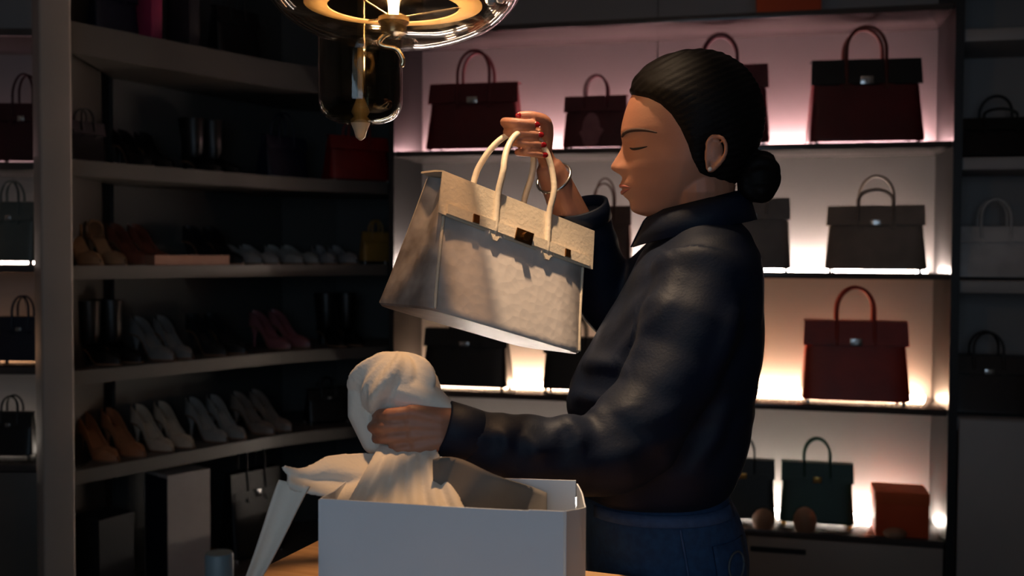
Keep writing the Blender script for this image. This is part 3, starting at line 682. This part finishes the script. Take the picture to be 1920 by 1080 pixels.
# neck and fan
levels = [(780, 735, 46, 40), (815, 746, 52, 38), (845, 758, 54, 38), (865, 758, 64, 42), (890, 752, 84, 52), (915, 746, 104, 60), (940, 748, 118, 64), (975, 752, 124, 66), (1010, 756, 122, 66)]
rs = []
for y, x, rx, ry in levels:
    cc = P(x, y, 1.27 + 0.115 * max(0, min(1, (950 - y) / 110.0))); ring = []
    am = 0.03 + 0.20 * max(0, min(1, (y - 835) / 70.0))
    for j in range(72):
        th = 2 * math.pi * j / 72; fo = 1 + am * (1.6 * abs(math.sin(4.5 * th + 0.3)) - 1.0) + am * 0.7 * math.sin(7 * th + 2)
        ring.append((cc.x + rx * 0.69e-3 * fo * math.cos(th), cc.y + ry * 0.69e-3 * fo * math.sin(th), cc.z))
    rs.append(ring)
mb.add(*rings(rs))
# pleated front of the fan
g = []
for t in np.linspace(0, 1, 26):
    row = []
    for u in np.linspace(0, 1, 61):
        ph = (u * 5.5 + 0.25 * math.sin(2.2 * t)) % 1.0; tri = 1 - abs(2 * ph - 1); tri = tri ** 0.7
        row.append(P((712 + 103 * u) * (1 - t) + (640 + 236 * u) * t, 836 + 132 * t, 1.352 - 0.112 * t ** 0.8 - 0.022 * tri * (0.25 + 0.75 * t)))
    g.append(row)
mb.add(*sheet(g, 0.006))
# wing of cloth to the left
g = []
for t in np.linspace(0, 1, 16):
    a = P(735 + (531 - 735) * t, 850 + 22 * t - 26 * math.sin(math.pi * t) * 0.2 + (14 * math.sin(math.pi * min(1, max(0, (t - .62) / .38)))), 1.365 - 0.10 * t)
    b = P(760 + (545 - 760) * t, 955 - 40 * t ** 1.5, 1.315 - 0.06 * t)
    g.append([a + (b - a) * u + Vector((0, 0.006 * math.sin(9 * u + 4 * t), 0)) for u in np.linspace(0, 1, 12)])
mb.add(*sheet(g, 0.007))
dch(remesh(mb, 'gathered_cloth', 0.0024, 2, mCloth))
g = []
for t in np.linspace(0, 1, 22):
    x = 552 - 108 * t ** 0.9 + 10 * math.sin(2.5 * t); y = 900 + 235 * t; wdt = 42 * (1 - t) ** 0.8 + 15
    g.append([P(x - wdt * 0.5 + wdt * u, y + 12 * u * (1 - t), 1.256 - 0.012 * t + 0.008 * math.sin(3.1 * u)) for u in np.linspace(0, 1, 8)])
dch(mesh_obj('hanging_strip', *sheet(g, 0.003), mCloth, None, True))
# grey tissue stuffed behind it in the bag
mTis = M('grey_tissue', (112, 104, 96), 0.9, c2=(104, 96, 89), scale=14, bump=0.3, bscale=40)
g = []
for t in np.linspace(0, 1, 20):
    row = []
    for u in np.linspace(0, 1, 12):
        q = P(812 + 213 * t, 862 + 62 * t ** 1.5 - 12 * math.sin(7 * t) * (1 - t) + 115 * u, 1.262 + 0.012 * math.sin(9 * t + 3 * u)); row.append(q)
    g.append(row)
tp = mesh_obj('tissue_paper', *sheet(g, 0.002), mTis, None, True); tag(tp, 'grey tissue sheet sticking out of the white shopping bag', 'tissue paper')

# ------------------------------------------------------------------ the held handbag
tl = P(826, 324, 1.56); tr = P(1108, 436, 1.745)
ex = (tr - tl); HW_ = ex.length; ex.normalize(); ez = (Vector((0, 0, 1)) - ex * ex.z).normalized(); ez = Vector((0.15, 0.11, 0.95)); ez = (ez - ex * ez.dot(ex)).normalized(); ey = ez.cross(ex)
HBH = 0.225; HBW = HW_; topc = (tl + tr) / 2 + ey * 0.028; bas = topc - ez * HBH
mm = Matrix((ex, ey, ez)).transposed().to_4x4(); mm.translation = bas
lHeld = bpy.data.materials.new('pale_reptile_leather'); lHeld.use_nodes = True; nt = lHeld.node_tree; b = nt.nodes['Principled BSDF']
tc = nt.nodes.new('ShaderNodeTexCoord'); sx = nt.nodes.new('ShaderNodeSeparateXYZ'); nt.links.new(tc.outputs['Object'], sx.inputs[0])
ab = nt.nodes.new('ShaderNodeMath'); ab.operation = 'ABSOLUTE'; nt.links.new(sx.outputs[0], ab.inputs[0])
nz = nt.nodes.new('ShaderNodeTexNoise'); nz.inputs['Scale'].default_value = 26; nt.links.new(tc.outputs['Object'], nz.inputs['Vector'])
mu = nt.nodes.new('ShaderNodeMath'); mu.operation = 'MULTIPLY_ADD'; mu.inputs[1].default_value = 0.07; nt.links.new(nz.outputs['Fac'], mu.inputs[0]); nt.links.new(ab.outputs[0], mu.inputs[2])
rp = nt.nodes.new('ShaderNodeValToRGB'); rp.color_ramp.elements[0].position = 0.125; rp.color_ramp.elements[1].position = 0.2
rp.color_ramp.elements[0].color = lin((226, 214, 204)); rp.color_ramp.elements[1].color = lin((124, 113, 106)); nt.links.new(mu.outputs[0], rp.inputs[0]); nt.links.new(rp.outputs[0], b.inputs['Base Color'])
vo = nt.nodes.new('ShaderNodeTexVoronoi'); vo.inputs['Scale'].default_value = 70; nt.links.new(tc.outputs['Object'], vo.inputs['Vector'])
bp = nt.nodes.new('ShaderNodeBump'); bp.inputs['Strength'].default_value = 0.25; bp.inputs['Distance'].default_value = 0.002; nt.links.new(vo.outputs['Distance'], bp.inputs['Height']); nt.links.new(bp.outputs[0], b.inputs['Normal'])
b.inputs['Roughness'].default_value = 0.32
lHeldTrim = leather('pale_cream', (232, 214, 188), 0.4)
held = handbag('pale cream and smoky grey handbag held up by its handles', None, None, 0, HBW, HBH, 0.185, 0.125, lHeld, flap=lHeldTrim, handle=lHeldTrim, hw=M('bronze_metal', (150, 108, 62), 0.35, 1.0, c2=(138, 98, 56), scale=30), mat=mm, top=1.0, conv=0.72, feet=False, plates=True)
GRIP = topc + ez * 0.119 + ex * 0.004

# ------------------------------------------------------------------ the woman
pr = P(1240, 1000, 1.715)
person = empty('person', (pr.x, pr.y, 0)); tag(person, 'person in a navy shirt and jeans, hair in a low bun, lifting a pale handbag', 'person')
def pch(o): o.parent = person; o.matrix_parent_inverse = Matrix.Translation((-pr.x, -pr.y, 0)); return o
mSkin = M('skin', (172, 118, 92), 0.5, c2=(165, 111, 86), scale=14, bump=0.06, bscale=300, sss=0.08)
mHair = M('black_hair', (12, 10, 9), 0.5, c2=(22, 17, 15), scale=30, stretch=(6, 6, 60), bump=0.2, bscale=40, spec=0.1)
mShirt = M('navy_shirt', (8, 20, 40), 0.6, c2=(7, 17, 34), scale=20, bump=0.12, bscale=260, spec=0.25)
mJean = M('blue_denim', (24, 62, 100), 0.85, c2=(18, 50, 84), scale=90, bump=0.2, bscale=400)
HD = 1.60; HK = HD / F; HC = P(1300, 290, HD); HYAW = R(-9)
yk = np.array([112, 114, 120, 135, 150, 170, 190, 210, 230, 245, 258, 268, 280, 295, 308, 320, 335, 350, 362, 376, 388, 397, 403, 407.])
fx = np.array([1296, 1272, 1250, 1220, 1202, 1188, 1178, 1171, 1166, 1164, 1166, 1170, 1172, 1172, 1171, 1170, 1170, 1171, 1174, 1181, 1185, 1190, 1200, 1222.])
bx_ = np.array([1306, 1330, 1350, 1376, 1391, 1404, 1412, 1416, 1417, 1416, 1413, 1410, 1405, 1398, 1391, 1384, 1376, 1368, 1360, 1345, 1330, 1315, 1300, 1280.])
wk = np.array([6, 22, 38, 58, 69, 78, 84, 87, 88, 88, 87, 86, 84, 81, 78, 74, 69, 63, 58, 50, 42, 35, 27, 12.])
nose_y = np.array([250, 262, 270, 280, 290, 300, 308, 314, 319, 324, 329, 334.]); nose_h = np.array([0, 2, 4, 9, 15, 21, 26, 27, 22, 10, 3, 0.])
lip_y = np.array([330, 338, 344, 349, 353.5, 358, 364, 370, 376, 381.]); lip_h = np.array([0, 3.5, 8, 8, 1.5, 6.5, 8, 4.5, -1, 0.])
def gs(v, m, s): return np.exp(-((v - m) / s) ** 2)
def bump_at(y, s):
    s = abs(s)
    nw = np.interp(y, [250, 285, 308, 320, 334], [9, 11, 15, 17, 14])
    h = np.interp(y, nose_y, nose_h) * (0.72 * math.exp(-(s / nw) ** 2) + 0.28 * math.exp(-(s / (nw * 0.5)) ** 2))
    h += 7 * gs(y, 316, 8) * math.exp(-((s - 15) / 6.0) ** 2)                     # nostril wing
    h += np.interp(y, lip_y, lip_h) * math.exp(-(s / 22.0) ** 2)
    h += -12 * gs(y, 268, 13) * math.exp(-((s - 34) / 17.0) ** 2)                   # eye socket
    h += 8.0 * gs(y, 272, 9) * math.exp(-((s - 37) / 14.0) ** 2)                   # closed lid
    h += 3.0 * gs(y, 250, 8) * math.exp(-((s - 32) / 20.0) ** 2)                   # brow ridge
    h += 4.0 * gs(y, 312, 20) * math.exp(-((s - 45) / 16.0) ** 2)                  # cheek
    h += 3.0 * gs(y, 394, 9) * math.exp(-(s / 18.0) ** 2)                          # chin
    return h
def headpt(y, th):
    """profile-space point (u forward px, v lateral px, w up px) of the head surface"""
    xf = np.interp(y, yk, fx); xb = np.interp(y, yk, bx_); wd = np.interp(y, yk, wk)
    um = xf + (xb - xf) * 0.52; s = wd * math.sin(th); c = math.cos(th)
    if c >= 0:
        x = um - (um - xf) * c ** np.interp(y, [112, 190, 250, 330, 380, 407], [0.95, 1.05, 1.4, 1.5, 1.25, 1.0]) - bump_at(y, s) * min(1, c * 2.2)
    else: x = um + (xb - um) * (-c) ** 0.92
    return x, s, y
HROT = Matrix.Rotation(HYAW, 3, 'Z')
def headw(x, s, y, out=0.0):
    v = Vector(((x - 1300) * HK, s * HK, (290 - y) * HK)); return HC + HROT @ v
NY, NT = 110, 96
ys = np.concatenate([np.linspace(112, 125, 8)[:-1], np.linspace(125, 407, NY)])
HG = np.array([[headpt(y, 2 * math.pi * k / NT) for k in range(NT)] for y in ys])
for _ in range(2): HG[1:-1, :, 0] = 0.25 * HG[:-2, :, 0] + 0.5 * HG[1:-1, :, 0] + 0.25 * HG[2:, :, 0]
body = MB()
body.add(*rings([[headw(*q) for q in row] for row in HG]))
# ears
for sgn in (-1, 1):
    ec = (1332, sgn * 80, 296)
    loop = [(0, 30), (16, 26), (23, 10), (20, -8), (8, -24), (-4, -32), (-9, -22), (-10, 0), (-8, 20)]
    q = spline([headw(ec[0] + a, ec[1] + sgn * (10 + 0.35 * a * (a > 0)), ec[2] - b) for a, b in loop + [loop[0]]], 30)
    body.add(*tube(q, 0.0034, 8))
    body.add(*sphere(headw(ec[0] + 5, ec[1] + sgn * 8, ec[2]), (0.013, 0.005, 0.021), 14, 10))
# neck, torso, arms, legs
body.add(*tube([headw(1312, 0, 350), P(1312, 400, 1.61), P(1322, 450, 1.63), P(1325, 500, 1.64)], [0.056, 0.05, 0.054, 0.07], 24))
body.add(*tube([P(1310, 480, 1.64), P(1290, 560, 1.65), P(1275, 700, 1.66), P(1255, 850, 1.67), P(1245, 960, 1.68)], [0.075, 0.1, 0.09, 0.085, 0.09], 24))
WR = GRIP + Vector((0.042, 0.062, -0.052)); 
elF = P(1150, 585, 1.86); shF = P(1290, 500, 1.80); midF = P(1088, 400, 1.775)
body.add(*tube([shF, elF], [0.045, 0.04], 16)); body.add(*tube([elF, elF.lerp(WR, 0.35), elF.lerp(WR, 0.7), WR], [0.038, 0.04, 0.033, 0.026], 18))
WN = P(872, 806, 1.36); elN = P(1160, 835, 1.45); shN = P(1315, 510, 1.53)
body.add(*tube([shN, elN], [0.045, 0.04], 16)); body.add(*tube([elN, P(1130, 846, 1.435), P(1040, 848, 1.41), P(960, 836, 1.385), P(905, 822, 1.37), WN], [0.038, 0.038, 0.034, 0.03, 0.027, 0.025], 18))
hipz = 0.93
legs = []
for dy in (-0.095, 0.095):
    hx_, hy_ = pr.x + 0.01, pr.y + dy
    body.add(*tube([(hx_, hy_, hipz), (hx_ - 0.01, hy_, 0.5), (hx_ + 0.015, hy_, 0.28), (hx_ + 0.02, hy_, 0.09)], [0.06, 0.05, 0.045, 0.036], 18))
    body.add(*tube([(hx_ + 0.05, hy_, 0.04), (hx_ - 0.05, hy_, 0.035), (hx_ - 0.16, hy_, 0.024)], [0.036, 0.034, 0.022], 14)); legs.append((hx_, hy_))
# far hand: palm behind the handles, four fingers wrapping round to the front
gd = Vector((0.34, 0.10, -0.94)).normalized(); nails = []
def finger(pts, r0, r1, nail=True):
    q = spline(pts, 14); body.add(*tube(q, list(np.linspace(r0, r1, 14)), 10))
    if nail: nails.append((q[-1], q[-2], r1))
knF = []
for i in range(4):
    C_ = GRIP + gd * ((i - 1.4) * 0.0175); l = (1.0, 1.06, 1.0, 0.84)[i]
    kn = C_ + Vector((0.014, 0.026, 0.004)); knF.append(kn)
    finger([kn, C_ + Vector((-0.020 * l, 0.024, 0.004)), C_ + Vector((-0.030 * l, 0.0, 0.002)), C_ + Vector((-0.019 * l, -0.024, -0.001)), C_ + Vector((0.004 * l, -0.025, -0.003)), C_ + Vector((0.018 * l, -0.020, -0.004))], 0.0092 - 0.0006 * i, 0.0072 - 0.0005 * i)
    body.add(*tube([WR, WR.lerp(kn, 0.5) + Vector((0.002, 0.006, 0)), kn], [0.017, 0.0135, 0.0105], 12))
finger([WR.lerp(knF[0], 0.35), GRIP + Vector((0.032, 0.008, 0.022)), GRIP + Vector((0.010, -0.010, 0.033)), GRIP + Vector((-0.012, -0.014, 0.034))], 0.013, 0.008)
# near hand: back of the hand to the camera, fingers curling away round the gathered cloth
knN = []
NB = P(758, 806, 1.385)
for i in range(4):
    yy = 774 + i * 21.5; kx = 772 + (0, -3, 1, 9)[i]; l = (0.95, 1.05, 1.0, 0.82)[i]
    kn = P(kx, yy, 1.335); knN.append(kn)
    p1 = P(kx - 46 * l, yy + 4, 1.335); p2 = P(kx - 66 * l, yy + 5, 1.365); p3 = P(kx - 62 * l, yy + 6, 1.40); p4 = P(kx - 38 * l, yy + 6, 1.425)
    finger([kn, p1, p2, p3, p4], 0.0098 - 0.0006 * i, 0.0074 - 0.0005 * i)
    body.add(*tube([WN + Vector((0, 0, 0.012 - 0.009 * i)), WN.lerp(kn, 0.5) + Vector((0, -0.004, 0.004 - 0.002 * i)), kn], [0.018, 0.0155, 0.0115], 12))
finger([WN + Vector((-0.012, 0.006, 0.014)), P(822, 768, 1.36), P(776, 757, 1.365), P(738, 762, 1.37)], 0.0145, 0.0085)
skin = pch(remesh(body, 'body', 0.0026, 1, mSkin))
mNail = M('red_nail', (150, 24, 32), 0.25, c2=(140, 20, 28), scale=40)
for a, b, r in nails:
    d = (a - b).normalized(); side = Vector((0, -1, 0)) if abs(d.y) < 0.8 else Vector((-1, 0, 0)); side = (side - d * side.dot(d)).normalized()
    z_ = d.cross(side); rot = Matrix((d, z_, side)).transposed()
    pch(mesh_obj('fingernail', *sphere(a + d * r * 0.45 + side * r * 0.72, (0.0062, 0.0048, 0.0022), 10, 8, rot), mNail, None, True))
# bracelet on the raised wrist
bd = (GRIP - WR).normalized(); a1 = bd.cross(Vector((0, 0, 1))).normalized(); a2 = bd.cross(a1); bc = WR + (elF - WR).normalized() * 0.012
q = [bc + a1 * (0.0315 * math.cos(t)) + a2 * (0.0315 * math.sin(t)) for t in np.linspace(0, 2 * math.pi, 33)]
br = mesh_obj('bracelet', *tube(q, 0.0026, 8, False), mSilver, None, True); pch(br)
# hair: the scalp grown outwards behind the hairline
HLy = np.array([100, 150, 172, 184, 192, 205, 225, 250, 280, 305, 330, 345, 362, 378, 410.]); HLx = np.array([1150, 1150, 1176, 1196, 1218, 1240, 1260, 1276, 1290, 1298, 1312, 1350, 1362, 1372, 1400.])
hg = []
cen = np.array([1296, 0, 225.])
for row in HG[:-6]:
    rr = []
    for q in row:
        x, s, y = q; hl = np.interp(y, HLy, HLx); m = np.clip((x - hl) / 12.0, -1, 1)
        th = np.interp(y, [110, 150, 220, 300, 380], [17, 15, 14, 11, 7]) * np.clip(np.interp(x - hl, [-14, 0, 10, 50], [-0.6, 0.05, 0.55, 1.0]), -0.6, 1)
        earm = math.exp(-((x - 1334) / 22.0) ** 2 - ((y - 296) / 34.0) ** 2) if abs(s) > 50 else 0; th = th * (1 - 1.3 * earm)
        d = np.array(q) - cen; d /= np.linalg.norm(d); th += 0.9 * math.sin(0.55 * (y + 0.5 * x)) * (m > 0.5); rr.append(headw(*(np.array(q) + d * th)))
    hg.append(rr)
pch(mesh_obj('hair', *rings(hg), mHair, None, True))
bun = MB(); bcn = headw(1418, 0, 332)
for k in range(5):
    a = k * 1.256; q = [bcn + Vector((0.021 * math.cos(t) + 0.003 * math.cos(3 * t + a), 0.012 * math.sin(a) + 0.024 * math.sin(t) * math.cos(a), 0.024 * math.sin(t) + 0.008 * math.sin(a))) for t in np.linspace(0, 2 * math.pi, 25)]
    bun.add(*tube(q, 0.012, 10))
bun.add(*sphere(bcn, (0.033, 0.032, 0.036), 20, 14)); bun.add(*tube([headw(1385, 0, 290), bcn], [0.03, 0.02], 12))
pch(remesh(bun, 'hair_bun', 0.003, 2, mHair))
# features of the face, both sides
def face(y, s, out=1.0):
    wd = np.interp(y, yk, wk); th = math.asin(max(-1, min(1, s / wd))); x, s_, y_ = headpt(y, th); return headw(x - out, s, y)
mLash = M('dark_lash', (18, 12, 10), 0.7, c2=(24, 16, 12)); mBrow = M('dark_brow', (62, 40, 29), 0.9, c2=(48, 30, 22)); mLip = M('lip', (148, 80, 70), 0.5, c2=(140, 74, 65), scale=20)
for sg in (-1, 1):
    q = spline([face(256, sg * 13, 0.6), face(251, sg * 28, 0.8), face(248, sg * 45, 0.8), face(250, sg * 60, 0.6), face(256, sg * 70, 0.3)], 18)
    pch(mesh_obj('eyebrow', *tube(q, [0.001 + 0.0019 * math.sin(math.pi * (0.12 + 0.85 * k / 17)) for k in range(18)], 8), mBrow, None, True))
    q = spline([face(279, sg * 27, 0.4), face(282, sg * 36, 1.0), face(282, sg * 47, 1.0), face(280, sg * 57, 0.6)], 14)
    pch(mesh_obj('eyelashes', *tube(q, [0.0006 + 0.0012 * math.sin(math.pi * k / 13) for k in range(14)], 8), mLash, None, True))
lips = MB()
for yl, sp, r in ((347.5, 28, 0.0030), (360.5, 25, 0.0036)):
    q = [face(yl + (353.5 - yl) * (abs(t) ** 1.6) * 0.9, t * sp, -2.6 + 1.2 * abs(t)) for t in np.linspace(-1, 1, 21)]
    lips.add(*tube(q, [r * (1 - 0.8 * abs(t) ** 1.8) + 0.0004 for t in np.linspace(-1, 1, 21)], 10))
pch(lips.build('lips', mLip, None, True))
for sg in (-1, 1): pch(mesh_obj('earring', *sphere(headw(1328, sg * 90, 325), 0.0042, 12, 8), M('pearl', (220, 214, 205), 0.25, c2=(212, 206, 198), scale=30), None, True))

# shirt
sh = MB(); rs = []
for y, xf, xb, hw_, dc_ in ((398, 1272, 1372, 0.060, 1.62), (420, 1250, 1386, 0.085, 1.625), (445, 1228, 1400, 0.130, 1.63), (475, 1206, 1410, 0.165, 1.635), (515, 1184, 1418, 0.182, 1.64), (570, 1158, 1422, 0.178, 1.64), (620, 1122, 1421, 0.17, 1.645), (680, 1086, 1418, 0.165, 1.65), (740, 1066, 1410, 0.162, 1.655), (800, 1066, 1400, 0.165, 1.66), (850, 1076, 1386, 0.168, 1.66), (888, 1080, 1372, 0.17, 1.675), (908, 1080, 1362, 0.166, 1.68), (918, 1086, 1352, 0.156, 1.685)):
    a = P(xf, y, dc_); b = P(xb, y, dc_); ring = []
    for t in np.linspace(0, 2 * math.pi, 60, endpoint=False):
        c_, s_ = math.cos(t), math.sin(t); e = 0.86
        ring.append(((a.x + b.x) / 2 + (b.x - a.x) / 2 * math.copysign(abs(c_) ** e, c_), a.y + hw_ * math.copysign(abs(s_) ** e, s_), a.z))
    rs.append(ring)
sh.add(*rings(rs))
qN = spline([P(1322, 512, 1.535), P(1300, 600, 1.50), P(1255, 710, 1.475), P(1190, 806, 1.45), P(1130, 850, 1.435), P(1040, 854, 1.41), P(960, 842, 1.385), P(905, 824, 1.37), P(866, 812, 1.362)], 30)
rN = np.interp(np.linspace(0, 8, 30), range(9), [0.078, 0.072, 0.067, 0.064, 0.061, 0.054, 0.048, 0.040, 0.034])
sh.add(*tube(qN, [r * (1 + 0.04 * math.sin(1.9 * k)) for k, r in enumerate(rN)], 26, caps=False))
qF = spline([P(1285, 500, 1.79), P(1220, 545, 1.84), P(1155, 580, 1.865), P(1128, 530, 1.845), P(1105, 450, 1.805), P(1092, 402, 1.785)], 22)
sh.add(*tube(qF, list(np.interp(np.linspace(0, 5, 22), range(6), [0.08, 0.07, 0.06, 0.054, 0.05, 0.046])), 24, caps=False))
# folds
FOLDS = []
def fold(pts, r): FOLDS.append((np.array([tuple(q) for q in spline(pts, 24)]), r))
for pts, r in (([P(1110, 610, 1.46), P(1165, 560, 1.452), P(1225, 510, 1.458), P(1262, 470, 1.475)], 0.016), ([P(1140, 650, 1.445), P(1185, 610, 1.44), P(1240, 560, 1.44), P(1280, 500, 1.448)], 0.014),
               ([P(1165, 690, 1.432), P(1200, 650, 1.425), P(1235, 605, 1.422), P(1265, 560, 1.43)], 0.012), ([P(1045, 800, 1.40), P(1100, 780, 1.40), P(1150, 775, 1.405), P(1200, 755, 1.41)], 0.012),
               ([P(975, 815, 1.35), P(1000, 835, 1.348), P(1010, 860, 1.35)], 0.011), ([P(1030, 815, 1.365), P(1060, 800, 1.365), P(1085, 820, 1.368), P(1080, 850, 1.37)], 0.011), ([P(930, 800, 1.345), P(950, 825, 1.34), P(948, 850, 1.345)], 0.008),
               ([P(1095, 700, 1.50), P(1130, 690, 1.49), P(1180, 690, 1.46)], 0.012), ([P(1320, 700, 1.49), P(1350, 640, 1.48), P(1370, 570, 1.49)], 0.012), ([P(1300, 880, 1.50), P(1340, 820, 1.50), P(1370, 740, 1.51)], 0.013), ([P(1180, 900, 1.49), P(1230, 870, 1.485), P(1290, 830, 1.49)], 0.013)):
    fold(pts, r)
def wr(co, no):
    co = co.copy(); near = np.clip((0.25 - no[:, 1]) / 0.6, 0, 1) * (co[:, 1] < 1.62)
    for q, r in FOLDS:                      # raise a soft ridge in the cloth along each fold line
        d2 = ((co[:, None, [0, 2]] - q[None, :, [0, 2]]) ** 2).sum(2); k = d2.argmin(1); t = k / 23.0
        co += no * (near * 0.75 * r * np.sin(np.pi * (0.06 + 0.88 * t)) * np.exp(-d2.min(1) / (1.1 * r) ** 2))[:, None]
    a = 0.0014 * np.sin(26 * co[:, 0] + 34 * co[:, 2] + 3 * np.sin(18 * co[:, 1])) + 0.0008 * np.sin(61 * co[:, 2] - 40 * co[:, 0] + 5 * np.sin(22 * co[:, 2])); return co + no * a[:, None]
shirt = pch(remesh(sh, 'shirt', 0.005, 12, mShirt, None, wr))
# collar: a standing band with two points
cc = P(1306, 412, 1.62); g = []
for t in np.linspace(0, 1, 33):
    a = R(-172 + 344 * t); fr_ = abs(a) / math.pi
    rx, ry = 0.072, 0.070; base = Vector((cc.x + 0.004 - rx * -math.cos(a) * -1 * 1.0, 0, 0))
    cx_ = cc.x - rx * math.cos(a + math.pi); cy_ = cc.y + ry * math.sin(a)
    zb_ = cc.z + 0.012 - 0.034 * (1 - math.cos(a)) / 2 * 1.0; ht = 0.036 - 0.004 * fr_
    lean = 0.006
    g.append([(cx_, cy_, zb_ - 0.012), (cx_ + lean * math.cos(a) * -0.3, cy_, zb_ + ht * 0.55), (cx_ + lean * math.cos(a) * 0.2, cy_ * 1.0, zb_ + ht), (cx_ + 0.012 * math.cos(a), cy_ + 0.010 * math.sin(a), zb_ + ht * 0.6), (cx_ + 0.022 * math.cos(a) - 0.012 * fr_ ** 4, cy_ + 0.020 * math.sin(a), zb_ - 0.012 - 0.012 * fr_ ** 3)])
pch(mesh_obj('collar', *sheet(g, 0.0022), mShirt, None, True))
# cuff of the near sleeve, rolled edge of the far one
def ringband(c, d, r, w_, name):
    d = d.normalized(); a1 = d.cross(Vector((0, 0, 1))).normalized(); a2 = d.cross(a1); rs = []
    for u, k in ((-0.5, 0.97), (-0.45, 1.05), (0, 1.06), (0.45, 1.05), (0.5, 0.97), (0.45, 0.9), (0, 0.9), (-0.45, 0.9), (-0.5, 0.97)):
        rs.append([c + d * (w_ * u) + (a1 * math.cos(t) + a2 * math.sin(t)) * (r * k) for t in np.linspace(0, 2 * math.pi, 32, endpoint=False)])
    pch(mesh_obj(name, *rings(rs, cap=False), mShirt, None, True))
ringband(qN[-1] + (qN[-1] - qN[-3]).normalized() * 0.004, qN[-1] - qN[-3], 0.0355, 0.05, 'cuff')
ringband(qF[-1], qF[-1] - qF[-3], 0.0475, 0.035, 'rolled_cuff')
# jeans
je = MB(); rs = []
for y, xf, xb, hw_ in ((900, 1092, 1352, 0.15), (925, 1086, 1364, 0.16), (950, 1084, 1378, 0.168), (985, 1088, 1390, 0.176), (1030, 1096, 1396, 0.182), (1075, 1104, 1394, 0.184), (1120, 1112, 1384, 0.182), (1150, 1122, 1374, 0.176)):
    a = P(xf, y, 1.70); b = P(xb, y, 1.70)
    rs.append([((a.x + b.x) / 2 + (b.x - a.x) / 2 * math.copysign(abs(math.cos(t)) ** 0.9, math.cos(t)), a.y + hw_ * math.copysign(abs(math.sin(t)) ** 0.9, math.sin(t)), a.z) for t in np.linspace(0, 2 * math.pi, 48, endpoint=False)])
je.add(*rings(rs)); zlow = rs[-1][0][2]
for (hx_, hy_) in legs:
    je.add(*tube([(hx_, hy_, 0.92), (hx_ + 0.005, hy_, 0.8), (hx_ - 0.005, hy_, 0.5), (hx_ + 0.012, hy_, 0.3), (hx_ + 0.018, hy_, 0.1)], [0.094, 0.092, 0.070, 0.066, 0.062], 22, caps=False))
def wj(co, no): return co + no * (0.0018 * np.sin(40 * co[:, 2] + 20 * co[:, 0]) * np.sin(17 * co[:, 0] + 3))[:, None]
pch(remesh(je, 'jeans', 0.006, 3, mJean, None, wj))
# waistband, side seam, pocket and round patch
mStitch = M('denim_light', (52, 78, 116), 0.85, c2=(44, 68, 104), scale=80, bump=0.2, bscale=400)
def jsurf(px, y, out=0.002):
    yl = [900, 925, 950, 985, 1030, 1075, 1120]; xf = np.interp(y, yl, [1092, 1086, 1084, 1088, 1096, 1104, 1112]); xb = np.interp(y, yl, [1352, 1364, 1378, 1390, 1396, 1394, 1384]); hw_ = np.interp(y, yl, [.15, .16, .168, .176, .182, .184, .182])
    c_ = max(-0.999, min(0.999, (px - (xf + xb) / 2) / ((xb - xf) / 2))); p = P(px, y, 1.70); s_ = (1 - abs(c_) ** (2 / 0.9)) ** 0.45
    return Vector((p.x, p.y - hw_ * s_ - out, p.z))
g = [[jsurf(px, y, 0.004) for px in np.linspace(1106, 1352, 30)] for y in (921, 930, 940)]
pch(mesh_obj('waistband', *sheet(g, 0.004), mStitch, None, True))
pch(mesh_obj('side_seam', *tube([jsurf(1245 + 3 * k, 945 + 20 * k, 0.001) for k in range(9)], 0.002, 6), mStitch, None, True))
g = [[jsurf(px + 4 * k, y, 0.004) for px in np.linspace(1300, 1366, 8)] for k, y in enumerate((972, 1000, 1030, 1060, 1078))]
pch(mesh_obj('back_pocket', *sheet(g, 0.003), mJean, None, True))
q = [jsurf(1345 + 17 * math.cos(t), 1010 + 22 * math.sin(t), 0.008) for t in np.linspace(0, 2 * math.pi, 25)]
pch(mesh_obj('pocket_emblem', *tube(q, 0.002, 6, False), M('grey_stitch', (76, 82, 88), 0.7, c2=(70, 76, 82)), None, True))
